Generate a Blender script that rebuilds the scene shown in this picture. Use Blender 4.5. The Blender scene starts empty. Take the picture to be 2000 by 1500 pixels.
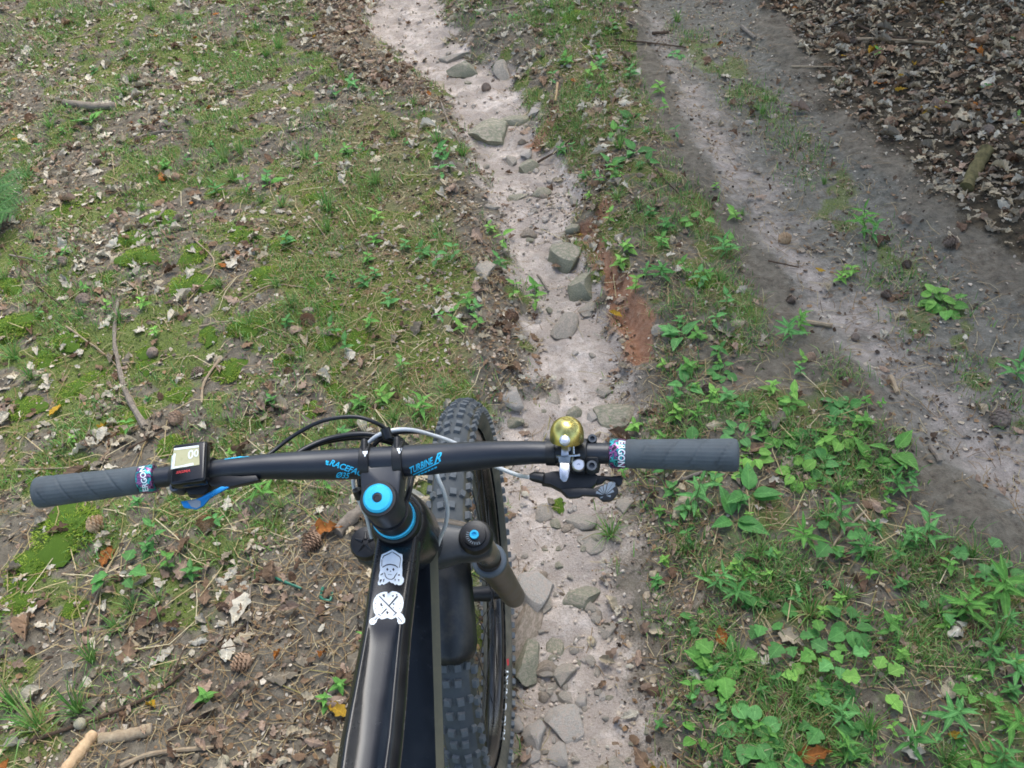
import bpy, bmesh, math, random
import numpy as np
from mathutils import Vector, Matrix
from mathutils.bvhtree import BVHTree
random.seed(7); rng = np.random.default_rng(11)
SC = bpy.context.scene
COL = SC.collection

# ------------------------------------------------------------------ camera
CAMP = np.array([0.2334309, -1.05265423, 1.87476031])
FPX = 1862.7                                  # focal length in pixels of a 2000 px wide picture
def cam_axes(pitch, yaw, roll):
    cp, sp = math.cos(pitch), math.sin(pitch)
    fw = np.array([0, cp, -sp]); up = np.array([0, sp, cp]); rt = np.array([1., 0, 0])
    cr, sr = math.cos(roll), math.sin(roll)
    rt2 = cr*rt + sr*up; up2 = -sr*rt + cr*up
    cy, sy = math.cos(yaw), math.sin(yaw)
    Z = np.array([[cy, -sy, 0], [sy, cy, 0], [0, 0, 1]])
    return Z@rt2, Z@up2, Z@fw
RT, UP, FW = cam_axes(math.radians(42.49053), math.radians(6.081366), math.radians(-8.061229))
cam = bpy.data.objects.new('camera', bpy.data.cameras.new('camera')); COL.objects.link(cam)
cam.data.sensor_width = 36.0; cam.data.lens = FPX*36.0/2000.0
cam.data.clip_start = 0.02; cam.data.clip_end = 500
cam.matrix_world = Matrix(((RT[0], UP[0], -FW[0], CAMP[0]), (RT[1], UP[1], -FW[1], CAMP[1]), (RT[2], UP[2], -FW[2], CAMP[2]), (0, 0, 0, 1)))
SC.camera = cam

# ------------------------------------------------------------------ light: bright overcast forest clearing
SUN_EL, SUN_AZ = math.radians(62), math.radians(25)
w = bpy.data.worlds.new('World'); SC.world = w; w.use_nodes = True
nt = w.node_tree; nt.nodes.clear()
sky = nt.nodes.new('ShaderNodeTexSky'); sky.sky_type = 'NISHITA'; sky.sun_disc = False
sky.sun_elevation = SUN_EL; sky.sun_rotation = SUN_AZ; sky.air_density = 1.0; sky.dust_density = 3.0; sky.ozone_density = 1.0
hs = nt.nodes.new('ShaderNodeHueSaturation'); hs.inputs['Saturation'].default_value = 1.0
bg = nt.nodes.new('ShaderNodeBackground'); bg.inputs['Strength'].default_value = 0.12
ow = nt.nodes.new('ShaderNodeOutputWorld')
nt.links.new(sky.outputs[0], hs.inputs['Color']); nt.links.new(hs.outputs[0], bg.inputs['Color']); nt.links.new(bg.outputs[0], ow.inputs[0])
sun = bpy.data.objects.new('sun', bpy.data.lights.new('sun', 'SUN')); COL.objects.link(sun)
sun.data.energy = 1.0; sun.data.angle = math.radians(45); sun.data.color = (0.955, 1.0, 0.985)
sd = Vector((math.sin(SUN_AZ)*math.cos(SUN_EL), math.cos(SUN_AZ)*math.cos(SUN_EL), math.sin(SUN_EL)))
sun.rotation_euler = sd.to_track_quat('Z', 'Y').to_euler()
SC.view_settings.view_transform = 'Standard'; SC.view_settings.look = 'None'
SC.view_settings.exposure = 1.93; SC.view_settings.gamma = 1.0
SC.render.engine = 'CYCLES'
try: SC.cycles.use_denoising = True
except Exception: pass
SC.cycles.pixel_filter_type = 'BLACKMAN_HARRIS'; SC.cycles.filter_width = 1.7; SC.cycles.max_bounces = 6; SC.cycles.diffuse_bounces = 3; SC.cycles.glossy_bounces = 3; SC.cycles.transmission_bounces = 4

# ------------------------------------------------------------------ helpers
V = lambda *a: np.array(a, float)
def nrm(v): v = np.asarray(v, float); return v/np.linalg.norm(v)
def ray(px, py): return (px-1000)/FPX*RT - (py-750)/FPX*UP + FW
def pix(p):
    q = np.atleast_2d(p)-CAMP
    z = q@FW
    return np.stack([1000+FPX*(q@RT)/z, 750-FPX*(q@UP)/z, z], -1)
def on_plane(px, py, P0, N):
    d = ray(px, py); return CAMP + d*np.dot(P0-CAMP, N)/np.dot(d, N)
def at_depth(px, py, d): return CAMP + ray(px, py)*d
def flat(px, py, z=0.0): d = ray(px, py); return (CAMP + d*(z-CAMP[2])/d[2])[:2]

def srgb(r, g, b):
    f = lambda c: (c/255/12.92) if c/255 <= .04045 else ((c/255+.055)/1.055)**2.4
    return (f(r), f(g), f(b), 1.0)

def empty(name, loc=(0, 0, 0), rot=None):
    o = bpy.data.objects.new(name, None); o.empty_display_size = .02; COL.objects.link(o); o.location = loc
    if rot is not None: o.rotation_euler = rot
    return o
def tag(o, label, cat, group=None, kind=None):
    if label: o['label'] = label
    if cat: o['category'] = cat
    if group: o['group'] = group
    if kind: o['kind'] = kind
    return o
def link(name, me, parent=None, mat=None):
    if mat is not None and not me.materials: me.materials.append(mat)
    o = bpy.data.objects.new(name, me); COL.objects.link(o)
    if parent is not None: o.parent = parent
    return o
def mesh_np(name, v, f_len_list, smooth=True):
    """v (n,3); f: (m,k) int array or a list of such arrays"""
    me = bpy.data.meshes.new(name)
    fs = f_len_list if isinstance(f_len_list, list) else [f_len_list]
    v = np.asarray(v, np.float32)
    me.vertices.add(len(v)); me.vertices.foreach_set('co', v.ravel())
    idx = np.concatenate([np.asarray(a, np.int32).ravel() for a in fs])
    tot = np.concatenate([np.full(len(a), np.asarray(a).shape[1], np.int32) for a in fs])
    st = np.concatenate([[0], np.cumsum(tot)[:-1]]).astype(np.int32)
    me.loops.add(len(idx)); me.loops.foreach_set('vertex_index', idx)
    me.polygons.add(len(tot)); me.polygons.foreach_set('loop_start', st)
    try: me.polygons.foreach_set('loop_total', tot)
    except Exception: pass
    me.update(calc_edges=True); me.validate()
    if smooth: me.polygons.foreach_set('use_smooth', np.ones(len(me.polygons), bool))
    return me
def point_attr(me, name, vals):
    a = me.attributes.new(name, 'FLOAT', 'POINT'); a.data.foreach_set('value', np.asarray(vals, np.float32))
def point_col(me, name, cols):
    a = me.attributes.new(name, 'FLOAT_COLOR', 'POINT')
    c = np.ones((len(cols), 4), np.float32); c[:, :3] = cols; a.data.foreach_set('color', c.ravel())

class MB:
    """collects verts and faces of one part"""
    def __init__(s): s.v = []; s.f = []
    def add(s, v, f):
        o = len(s.v); s.v += [tuple(map(float, p)) for p in v]; s.f += [tuple(i+o for i in q) for q in f]; return s
    def grid(s, rows, closed=True, caps=True):
        n = len(rows[0]); v = [p for r in rows for p in r]; f = []
        for i in range(len(rows)-1):
            for j in range(n if closed else n-1):
                k = (j+1) % n; f.append((i*n+j, i*n+k, (i+1)*n+k, (i+1)*n+j))
        if caps and closed:
            f.append(tuple(range(n))[::-1]); f.append(tuple((len(rows)-1)*n+j for j in range(n)))
        return s.add(v, f)
    def tube(s, path, r, seg=12, caps=True, flatten=None):
        P = [np.asarray(p, float) for p in path]; n = len(P)
        R = list(r) if hasattr(r, '__len__') else [r]*n
        T = [nrm(P[min(i+1, n-1)]-P[max(i-1, 0)]) for i in range(n)]
        a = nrm(np.cross(T[0], V(0.13, 0.31, 0.94) if abs(T[0][2]) < .9 else V(1, 0, 0)))
        rows = []
        for i in range(n):
            a = nrm(a - T[i]*np.dot(a, T[i])); b = np.cross(T[i], a)
            rows.append([P[i] + R[i]*(math.cos(t)*a + math.sin(t)*b) for t in [2*math.pi*j/seg for j in range(seg)]])
        return s.grid(rows, True, caps)
    def lathe(s, O, ax, prof, seg=24, caps=True):
        O = np.asarray(O, float); ax = nrm(ax); a = nrm(np.cross(ax, V(1, 0, 0) if abs(ax[0]) < .8 else V(0, 0, 1))); b = np.cross(ax, a)
        rows = [[O + ax*h + r*(math.cos(t)*a + math.sin(t)*b) for t in [2*math.pi*j/seg for j in range(seg)]] for h, r in prof]
        return s.grid(rows, True, caps)
    def prism(s, pts, off):
        pts = [np.asarray(p, float) for p in pts]; n = len(pts); off = np.asarray(off, float)
        v = pts + [p+off for p in pts]
        f = [tuple(range(n)), tuple(range(2*n-1, n-1, -1))] + [(i, n+i, n+(i+1) % n, (i+1) % n) for i in range(n)]
        return s.add(v, f)
    def box(s, c, ax, sz, bev=.15, seg=2):
        """ax: 3 unit vectors; sz: full sizes"""
        bm = bmesh.new(); bmesh.ops.create_cube(bm, size=1)
        for q in bm.verts: q.co = Vector((q.co.x*sz[0], q.co.y*sz[1], q.co.z*sz[2]))
        if bev: bmesh.ops.bevel(bm, geom=bm.edges[:], offset=bev*min(sz), segments=seg, affect='EDGES', profile=.5)
        bm.verts.index_update()
        v = [np.asarray(c)+q.co.x*ax[0]+q.co.y*ax[1]+q.co.z*ax[2] for q in bm.verts]; f = [tuple(q.index for q in p.verts) for p in bm.faces]
        bm.free(); return s.add(v, f)
    def mesh(s, name, smooth=True, sharp=32, bevel=0):
        me = bpy.data.meshes.new(name); me.from_pydata(s.v, [], s.f); me.validate(); me.update()
        bm = bmesh.new(); bm.from_mesh(me)
        bmesh.ops.recalc_face_normals(bm, faces=bm.faces[:])
        if bevel: bmesh.ops.bevel(bm, geom=[e for e in bm.edges if len(e.link_faces) == 2 and e.calc_face_angle(0) > .6], offset=bevel, segments=2, affect='EDGES', profile=.5, clamp_overlap=True)
        bm.to_mesh(me); bm.free()
        if smooth:
            for p in me.polygons: p.use_smooth = True
            me.set_sharp_from_angle(angle=math.radians(sharp))
        return me
    def obj(s, name, mat, parent=None, **k):
        return link(name, s.mesh(name, **k), parent, mat)

def spline(pts, n=8):
    P = [np.asarray(p, float) for p in pts]; P = [2*P[0]-P[1]] + P + [2*P[-1]-P[-2]]; out = []
    for i in range(1, len(P)-2):
        for k in range(n):
            t = k/n; a, b, c, d = P[i-1], P[i], P[i+1], P[i+2]
            out.append(.5*((2*b)+(c-a)*t+(2*a-5*b+4*c-d)*t*t+(3*b-3*c+d-a)*t**3))
    out.append(P[-2]); return out

# value noise
_T = rng.random((256, 256))
def vnoise(x, y, s, seed=0):
    x = np.asarray(x)*s+37.3*seed+100; y = np.asarray(y)*s+91.7*seed+100
    xi = np.floor(x).astype(int); yi = np.floor(y).astype(int); fx = x-xi; fy = y-yi
    fx = fx*fx*(3-2*fx); fy = fy*fy*(3-2*fy)
    g = lambda a, b: _T[a % 256, b % 256]
    return (g(xi, yi)*(1-fx)+g(xi+1, yi)*fx)*(1-fy)+(g(xi, yi+1)*(1-fx)+g(xi+1, yi+1)*fx)*fy*1.0
def fbm(x, y, s, o=4, seed=0):
    r = 0; a = .5; tot = 0
    for i in range(o): r = r+a*vnoise(x, y, s*2**i, seed+i); tot += a; a *= .5
    return r/tot-.5
def sstep(a, b, x): t = np.clip((x-a)/(b-a), 0, 1); return t*t*(3-2*t)

# ------------------------------------------------------------------ material kit
def mat(name):
    m = bpy.data.materials.new(name); m.use_nodes = True; nt = m.node_tree; nt.nodes.clear()
    o = nt.nodes.new('ShaderNodeOutputMaterial'); p = nt.nodes.new('ShaderNodeBsdfPrincipled'); nt.links.new(p.outputs[0], o.inputs[0])
    return m, nt, p
def N(nt, t, **k):
    n = nt.nodes.new('ShaderNode'+t)
    for a, b in k.items():
        if a.startswith('i_'):
            key = a[2:].replace('_', ' ')
            n.inputs[int(key) if key.isdigit() else key].default_value = b
        else: setattr(n, a, b)
    return n
def L(nt, a, b): nt.links.new(a, b)
def noise(nt, scale, detail=4, rough=.6, coord='Object', vec=None):
    n = N(nt, 'TexNoise', i_Scale=scale, i_Detail=detail, i_Roughness=rough)
    if vec is None:
        tc = N(nt, 'TexCoord'); L(nt, tc.outputs[coord], n.inputs['Vector'])
    else: L(nt, vec, n.inputs['Vector'])
    return n
def ramp(nt, src, stops):
    r = N(nt, 'ValToRGB'); e = r.color_ramp.elements
    while len(e) < len(stops): e.new(.5)
    for q, (p, c) in zip(e, stops): q.position = p; q.color = c
    L(nt, src, r.inputs[0]); return r.outputs[0]
def mixc(nt, f, a, b, blend='MIX'):
    m = N(nt, 'Mix', data_type='RGBA', blend_type=blend)
    for s, x in ((0, f), (6, a), (7, b)):
        if isinstance(x, (int, float, tuple)): m.inputs[s].default_value = x
        else: L(nt, x, m.inputs[s])
    return m.outputs[2]
def bump(nt, p, h, strength=.4, dist=.002, prev=None):
    b = N(nt, 'Bump', i_Strength=strength, i_Distance=dist); L(nt, h, b.inputs['Height'])
    if prev is not None: L(nt, prev, b.inputs['Normal'])
    L(nt, b.outputs[0], p.inputs['Normal']); return b.outputs[0]
def simple(name, col, rough=.5, metal=0, nscale=0, namt=.3, bscale=0, bstr=.2, bdist=.0005, spec=.5, coat=0):
    m, nt, p = mat(name)
    p.inputs['Roughness'].default_value = rough; p.inputs['Metallic'].default_value = metal; p.inputs['Specular IOR Level'].default_value = spec
    p.inputs['Coat Weight'].default_value = coat
    if nscale:
        n = noise(nt, nscale)
        d = tuple(c*(1-namt) for c in col[:3])+(1,); b = tuple(min(1, c*(1+namt)) for c in col[:3])+(1,)
        L(nt, ramp(nt, n.outputs[0], [(.3, d), (.7, b)]), p.inputs['Base Color'])
        mr = N(nt, 'MapRange', i_3=max(0, rough-.1), i_4=min(1, rough+.12)); L(nt, n.outputs[0], mr.inputs[0]); L(nt, mr.outputs[0], p.inputs['Roughness'])
    else: p.inputs['Base Color'].default_value = col
    if bscale: bump(nt, p, noise(nt, bscale).outputs[0], bstr, bdist)
    return m
# ------------------------------------------------------------------ the ground: zones traced on the forest floor (world metres)
def PW(pts, z=.03): return np.array([flat(a, b, z) for a, b in pts])
def sdist(poly, x, y):
    """signed distance, positive inside"""
    x = np.asarray(x, float); y = np.asarray(y, float); d = np.full(x.shape, 1e9); ins = np.zeros(x.shape, bool)
    n = len(poly)
    for i in range(n):
        ax, ay = poly[i]; bx, by = poly[(i+1) % n]; ex, ey = bx-ax, by-ay
        t = np.clip(((x-ax)*ex+(y-ay)*ey)/(ex*ex+ey*ey+1e-12), 0, 1)
        d = np.minimum(d, np.hypot(x-ax-t*ex, y-ay-t*ey))
        c = ((ay > y) != (by > y)) & (x < ex*(y-ay)/(ey+1e-12)+ax); ins ^= c
    return np.where(ins, d, -d)
def ldist(line, x, y):
    x = np.asarray(x, float); y = np.asarray(y, float); d = np.full(x.shape, 1e9)
    for (ax, ay), (bx, by) in zip(line[:-1], line[1:]):
        ex, ey = bx-ax, by-ay; t = np.clip(((x-ax)*ex+(y-ay)*ey)/(ex*ex+ey*ey+1e-12), 0, 1)
        d = np.minimum(d, np.hypot(x-ax-t*ex, y-ay-t*ey))
    return d
SG = PW([(640, -160), (700, -60), (722, 60), (780, 118), (865, 175), (892, 240), (915, 300), (950, 380), (985, 450), (1000, 520), (1012, 600), (1030, 680), (1040, 740),
         (985, 790), (960, 850), (965, 950), (960, 1050), (965, 1200), (975, 1350), (975, 1620), (1335, 1620), (1310, 1400), (1295, 1250), (1280, 1080), (1250, 960),
         (1255, 850), (1250, 770), (1225, 700), (1200, 640), (1175, 580), (1140, 510), (1118, 450), (1140, 390), (1095, 310), (1045, 262), (1035, 200), (1000, 140), (925, 105), (880, 60), (850, -60), (840, -160)], 0.01)
RC = PW([(1112, 448), (1145, 480), (1170, 520), (1185, 570), (1200, 620), (1230, 680), (1245, 715), (1268, 715), (1268, 660), (1235, 605), (1228, 572), (1195, 540), (1180, 500), (1168, 470), (1200, 435), (1185, 418), (1160, 440)], .01)
RC2 = PW([(858, 128), (880, 150), (895, 185), (925, 190), (915, 165), (880, 135)], .01)
RC3 = PW([(1020, 275), (1060, 255), (1090, 225), (1098, 250), (1070, 280), (1035, 290)], .01)
TR = PW([(1180, -160), (1215, -60), (1275, 120), (1330, 240), (1372, 330), (1440, 430), (1500, 530), (1560, 625), (1640, 730), (1720, 830), (1810, 930), (2100, 1120),
         (2100, 650), (1930, 560), (1800, 440), (1690, 335), (1590, 220), (1500, 90), (1440, -60), (1420, -160)], .03)
GS = PW([(1350, 60), (1410, 130), (1490, 215), (1590, 345), (1690, 480), (1760, 560), (1880, 690), (2060, 850)], .03)
LS = PW([(1440, -160), (1460, -60), (1530, 80), (1620, 220), (1715, 335), (1800, 430), (1900, 510), (2100, 620), (2500, 700), (2500, -160)], .05)
LR = PW([(1300, 800), (1400, 740), (1520, 720), (1640, 770), (1690, 880), (1800, 980), (1950, 1060), (2100, 1150), (2100, 1620), (1380, 1620), (1345, 1350), (1310, 1150), (1290, 960)], .05)
RG = PW([(960, -100), (1090, 150), (1110, 260), (1160, 380), (1210, 470), (1250, 560), (1290, 660), (1300, 780), (1420, 740), (1540, 700), (1480, 580), (1420, 460), (1340, 340), (1290, 240), (1230, 100), (1170, -100)], .05)
LL = PW([(-100, 1620), (150, 1480), (330, 1330), (430, 1200), (500, 1100), (600, 1040), (720, 1010), (800, 1050), (800, 1620)], .05)
LM = PW([(860, 330), (930, 400), (980, 480), (1010, 600), (1040, 740), (980, 800), (930, 720), (930, 560), (860, 430)], .04)
LT = PW([(600, -100), (690, -60), (720, 70), (790, 125), (870, 185), (830, 215), (700, 170), (610, 100)], .05)
OL = PW([(560, 330), (700, 200), (860, 230), (900, 380), (940, 560), (970, 760), (860, 860), (640, 820), (540, 700), (480, 500)], .05)
PB = PW([(1250, 60), (1345, 230), (1450, 400), (1560, 550), (1690, 680), (1830, 800), (2060, 1000)], .03)
def hz_raw(x, y):
    x = np.asarray(x, float); y = np.asarray(y, float)
    g = sdist(SG, x, y); t = sdist(TR, x, y); l = sdist(LS, x, y); c = sdist(RC, x, y); r = sdist(RG, x, y); lr = sdist(LR, x, y)
    wob = .05*fbm(x, y, 5, 3, 3)
    h = .075 - .075*sstep(-.14, .05, g+wob)
    h = h - .022*sstep(0.0, .03, g)*sstep(-.2, .3, fbm(x, y, 2.2, 2, 9)+.05)*(y > .25)
    h = h - .035*sstep(-.05, .12, t+wob)
    h = h + .02*sstep(0, .12, r) + .015*sstep(0, .2, lr)
    h = h - .035*sstep(-.012, .02, c+.5*wob)
    h = h + np.clip(l, 0, 6)*.16*sstep(0, .5, l)
    left = (g < 0) & (x < .2+.1*y)
    h = h + np.where(left, .05*sstep(.1, 1.6, -g), 0)
    out = 1-sstep(-.02, .1, g)
    h = h + out*(1-.8*sstep(0, .1, t))*(.055*fbm(x, y, 3.2, 3, 1)+.024*fbm(x, y, 13, 3, 5))
    h = h + (1-out)*(.03*fbm(x, y, 6, 3, 2)+.026*fbm(x, y, 22, 3, 6)) + .010*fbm(x, y, 45, 2, 8)
    h = h + .3*np.clip(np.hypot(x, y-2)-7, 0, 60)*.25*fbm(x, y, .08, 2, 4)
    return h
_h0 = float(hz_raw(0, 0)); _h1 = float(hz_raw(0, .05))
def hz(x, y):
    h = hz_raw(x, y)
    return h - (_h0+.004)*np.exp(-((np.asarray(x)/.09)**2+(np.asarray(y)/.2)**2))
def gp(px, py):
    z = .03
    for _ in range(12):
        x, y = flat(px, py, z); z = .5*z+.5*float(hz(x, y))
    return V(x, y, float(hz(x, y)))
def axis_lines(a, b, st, far):
    u = np.arange(a, b+st/2, st); g = []; s = st; p = b
    while p < far: s *= 1.28; p += s; g.append(p)
    g2 = []; s = st; p = a
    while p > -far: s *= 1.28; p -= s; g2.append(p)
    return np.concatenate([g2[::-1], u, g])
gx = axis_lines(-3.5, 2.9, .0125, 70); gy = axis_lines(-.55, 5.0, .0125, 70)
XX, YY = np.meshgrid(gx, gy, indexing='xy'); ZZ = hz(XX, YY)
nxg, nyg = len(gx), len(gy); ii = np.arange(nxg*nyg).reshape(nyg, nxg)
qf = np.stack([ii[:-1, :-1], ii[:-1, 1:], ii[1:, 1:], ii[1:, :-1]], -1).reshape(-1, 4)
gme = mesh_np('ground', np.stack([XX, YY, ZZ], -1).reshape(-1, 3), qf)
def zones(x, y):
    wob = .09*fbm(x, y, 9, 4, 12)
    z = {}
    g = sdist(SG, x, y)
    wd = .07+.12*sstep(.1, .3, x)*(1-sstep(.7, 1.2, y)); z['sand'] = sstep(-.06, wd, g+wob+.16*fbm(x, y, 16, 3, 14))
    z['clay'] = sstep(-.03, .04, np.maximum(sdist(RC, x, y), sdist(RC3, x, y)-.02)+.012+.8*wob)
    tt = sdist(TR, x, y); z['track'] = sstep(-.06, .10, tt+1.4*wob)
    z['strip'] = (1-sstep(.02, .17, ldist(GS, x, y)+wob*1.5))
    z['slope'] = sstep(-.06, .16, sdist(LS, x, y)+1.6*wob+.34*fbm(x, y, 2.6, 3, 17))
    z['lush'] = sstep(-.10, .16, sdist(LR, x, y)+2*wob+.3*fbm(x, y, 5, 3, 18)); z['margin'] = np.clip(1-abs(sdist(SG, x, y)+.06)/.11, 0, 1)*(x > .15)*(1-z['clay'])
    z['ridge'] = sstep(-.04, .08, sdist(RG, x, y)+wob)
    z['litter'] = np.maximum(np.maximum(sstep(-.06, .1, sdist(LL, x, y)+wob), sstep(-.03, .05, sdist(LM, x, y)+wob)), sstep(-.03, .06, sdist(LT, x, y)+wob))
    z['olive'] = sstep(-.1, .2, sdist(OL, x, y)+2*wob)
    left = np.where(x < .25+.1*y, 1., 0.)*(1-z['sand'])
    z['left'] = left
    m = .6*fbm(x, y, 3.6, 3, 21)+.75*fbm(x, y, 13, 3, 22)
    z['moss'] = np.clip(left*(1-z['litter'])*sstep(-.06, .09, m+.02*z['olive']) + .95*z['ridge']*sstep(-.06, .1, m) + .7*z['lush']*sstep(-.04, .14, m) + .85*z['strip']*z['track']*sstep(-.10, .10, m), 0, 1)
    z['pale'] = (1-sstep(.02, .22, ldist(PB, x, y)+2*wob))*z['track']
    z['film'] = np.clip((left*(1-.8*z['litter'])*.9+z['ridge']*1.0+z['lush']*.9+.5*z['strip']*z['track'])*sstep(-.16, .10, m), 0, 1)
    return z
Zg = zones(XX.ravel(), YY.ravel())
for k in ('sand', 'clay', 'track', 'moss', 'slope', 'film', 'olive', 'pale'): point_attr(gme, k, Zg[k])

def ground_material():
    m, nt, p = mat('forest_floor')
    tc = N(nt, 'TexCoord'); P = tc.outputs['Object']
    A = lambda k: N(nt, 'Attribute', attribute_name=k).outputs['Fac']
    n1 = noise(nt, 7, 6, .65, vec=P).outputs[0]; n2 = noise(nt, 38, 6, .7, vec=P).outputs[0]; n3 = noise(nt, 190, 4, .7, vec=P).outputs[0]; n4 = noise(nt, 520, 3, .7, vec=P).outputs[0]
    humus = ramp(nt, n2, [(.28, srgb(52, 47, 39)), (.42, srgb(96, 90, 78)), (.6, srgb(130, 123, 108)), (.8, srgb(164, 156, 140))])
    humus = mixc(nt, ramp(nt, n3, [(.35, (0, 0, 0, 1)), (.75, (.6,)*3+(1,))]), humus, srgb(128, 114, 98))
    humus = mixc(nt, ramp(nt, n1, [(.4, (0, 0, 0, 1)), (.7, (.5,)*3+(1,))]), humus, srgb(112, 108, 96))
    sand = ramp(nt, n2, [(.2, srgb(136, 121, 107)), (.44, srgb(210, 194, 178)), (.70, srgb(239, 227, 214))])
    sand = mixc(nt, ramp(nt, n1, [(.36, (0, 0, 0, 1)), (.54, (.85,)*3+(1,))]), sand, srgb(172, 159, 146))
    sand = mixc(nt, ramp(nt, n3, [(.34, (.4,)*3+(1,)), (.5, (0, 0, 0, 1))]), sand, srgb(122, 106, 92))
    clay = ramp(nt, n2, [(.2, srgb(124, 88, 66)), (.5, srgb(164, 121, 94)), (.8, srgb(184, 154, 130))])
    track = ramp(nt, n2, [(.2, srgb(82, 79, 69)), (.5, srgb(122, 118, 106)), (.8, srgb(158, 153, 140))])
    pmul = N(nt, 'Math', operation='MULTIPLY'); L(nt, ramp(nt, n1, [(.38, (.15,)*3+(1,)), (.58, (1, 1, 1, 1))]), pmul.inputs[0]); L(nt, A('pale'), pmul.inputs[1]); track = mixc(nt, pmul.outputs[0], track, ramp(nt, n2, [(.2, srgb(134, 124, 113)), (.7, srgb(196, 183, 170))]))
    track = mixc(nt, ramp(nt, n1, [(.32, (.6,)*3+(1,)), (.46, (0, 0, 0, 1))]), track, srgb(104, 98, 90))
    moss = ramp(nt, n3, [(.2, srgb(70, 84, 34)), (.5, srgb(106, 122, 52)), (.8, srgb(142, 152, 80))])
    slope = ramp(nt, n2, [(.25, srgb(48, 43, 34)), (.6, srgb(92, 83, 67)), (.85, srgb(118, 108, 88))])
    olive = ramp(nt, n3, [(.25, srgb(78, 84, 44)), (.5, srgb(116, 120, 70)), (.75, srgb(146, 144, 96))])
    def thr(att, lo=.35, hi=.65, k=.7):
        a = N(nt, 'Math', operation='MULTIPLY_ADD', i_1=k, i_2=-k*.5); L(nt, n3, a.inputs[0])
        b = N(nt, 'Math', operation='ADD'); L(nt, A(att), b.inputs[0]); L(nt, a.outputs[0], b.inputs[1])
        mr = N(nt, 'MapRange', i_1=lo, i_2=hi, interpolation_type='SMOOTHSTEP'); L(nt, b.outputs[0], mr.inputs[0]); return mr.outputs[0]
    def sc(f, k):
        q = N(nt, 'Math', operation='MULTIPLY', i_1=k); L(nt, f, q.inputs[0]); return q.outputs[0]
    film = ramp(nt, n3, [(.25, srgb(66, 84, 42)), (.5, srgb(98, 120, 60)), (.75, srgb(134, 146, 90))])
    c = mixc(nt, sc(thr('olive'), .7), humus, olive); c = mixc(nt, sc(thr('film', .3, .8), .5), c, film)
    c = mixc(nt, thr('track', .25, .75), c, track)
    c = mixc(nt, thr('slope'), c, slope)
    c = mixc(nt, sc(thr('moss'), .6), c, moss)
    c = mixc(nt, thr('sand', .15, .85, 1.0), c, sand)
    c = mixc(nt, thr('clay', .3, .7), c, clay)
    c = mixc(nt, ramp(nt, n4, [(.3, (.35,)*3+(1,)), (.6, (0, 0, 0, 1))]), c, srgb(70, 60, 50))
    L(nt, c, p.inputs['Base Color']); p.inputs['Roughness'].default_value = .95; p.inputs['Specular IOR Level'].default_value = .15
    b1 = bump(nt, p, n2, .6, .012); b2 = bump(nt, p, n3, .7, .004, b1); bump(nt, p, n4, .5, .0015, b2)
    return m
gme.materials.append(ground_material())
GROUND = link('ground', gme); tag(GROUND, None, None, kind='structure')
GROUND['label'] = 'forest floor with an eroded sandy gully, a grey track and mossy banks'

# ------------------------------------------------------------------ where things are, in words
LAND = [('the brass bell', 1108, 845), ('the right handlebar grip', 1330, 890), ('the left handlebar grip', 180, 945), ('the front tyre top', 895, 800),
        ('the flat slab in the gully', 955, 252), ('the paired round boulders', 1122, 530), ('the red clay channel', 1215, 570), ('the grey log piece', 180, 210),
        ('the long curved twig', 245, 720), ('the fern', 50, 420), ('the bike computer', 370, 905), ('the fork leg', 990, 1140), ('the top tube', 745, 1250),
        ('the pine cone on the track', 1532, 472), ('the barky branch on the slope', 1915, 320), ('the pale broken stick', 165, 1465), ('the round-leaved plant', 1465, 1440),
        ('the tall lance-leaved plant', 1960, 1165), ('the upper grass clump', 545, 90), ('the grass clump by the bank', 440, 320), ('the gully head blocks', 905, 130),
        ('the oval pale stone', 1102, 633), ('the moss mound', 440, 720), ('the lobed-leaf plant', 1600, 1265), ('the yellow leaf', 660, 1390), ('the top right corner', 1900, 60),
        ('the top left corner', 80, 60), ('the bottom left corner', 80, 1430), ('the bottom right corner', 1900, 1430), ('the right picture edge', 1960, 700), ('the left picture edge', 30, 640),
        ('the shifter', 1150, 960), ('the mossy hump by the track', 1120, 40), ('the track head', 1250, 60)]
def where(px, py, own=None):
    best = min((l for l in LAND if l[0] != own), key=lambda l: math.hypot(l[1]-px, l[2]-py)); dx, dy = px-best[1], py-best[2]; d = math.hypot(dx, dy)
    if d < 45: return 'close by '+best[0]
    side = ('right of ' if dx > 0 else 'left of ') if abs(dx) > abs(dy) else ('below ' if dy > 0 else 'above ')
    return ('just ' if d < 110 else 'well ' if d > 210 else '')+side+best[0]
LABELLED = []      # (object, base text, px, py)
def label_later(o, text, cat, group, p, own=None):
    q = pix(p)[0]; o['category'] = cat; o['group'] = group
    LABELLED.append((o, text, q[0], q[1], own))
ORD = [a+' nearest' if a else 'nearest' for a in ('', 'second', 'third', 'fourth', 'fifth', 'sixth', 'seventh', 'eighth', 'ninth', 'tenth', 'eleventh', 'twelfth', 'thirteenth', 'fourteenth')]
def write_labels():
    by = {}
    for o, t, x, y, own in LABELLED: by.setdefault(t+' '+where(x, y, own), []).append((y, o))
    for t, l in by.items():
        l.sort(key=lambda a: -a[0])
        for i, (y, o) in enumerate(l):
            s = t
            if 1 < len(l) <= 14 and len(t.split()) <= 13: s = t+', '+ORD[i]
            elif 1 < len(l) <= 14: s = ORD[i]+' '+t
            o['label'] = ' '.join(s.split()[:16])

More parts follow.
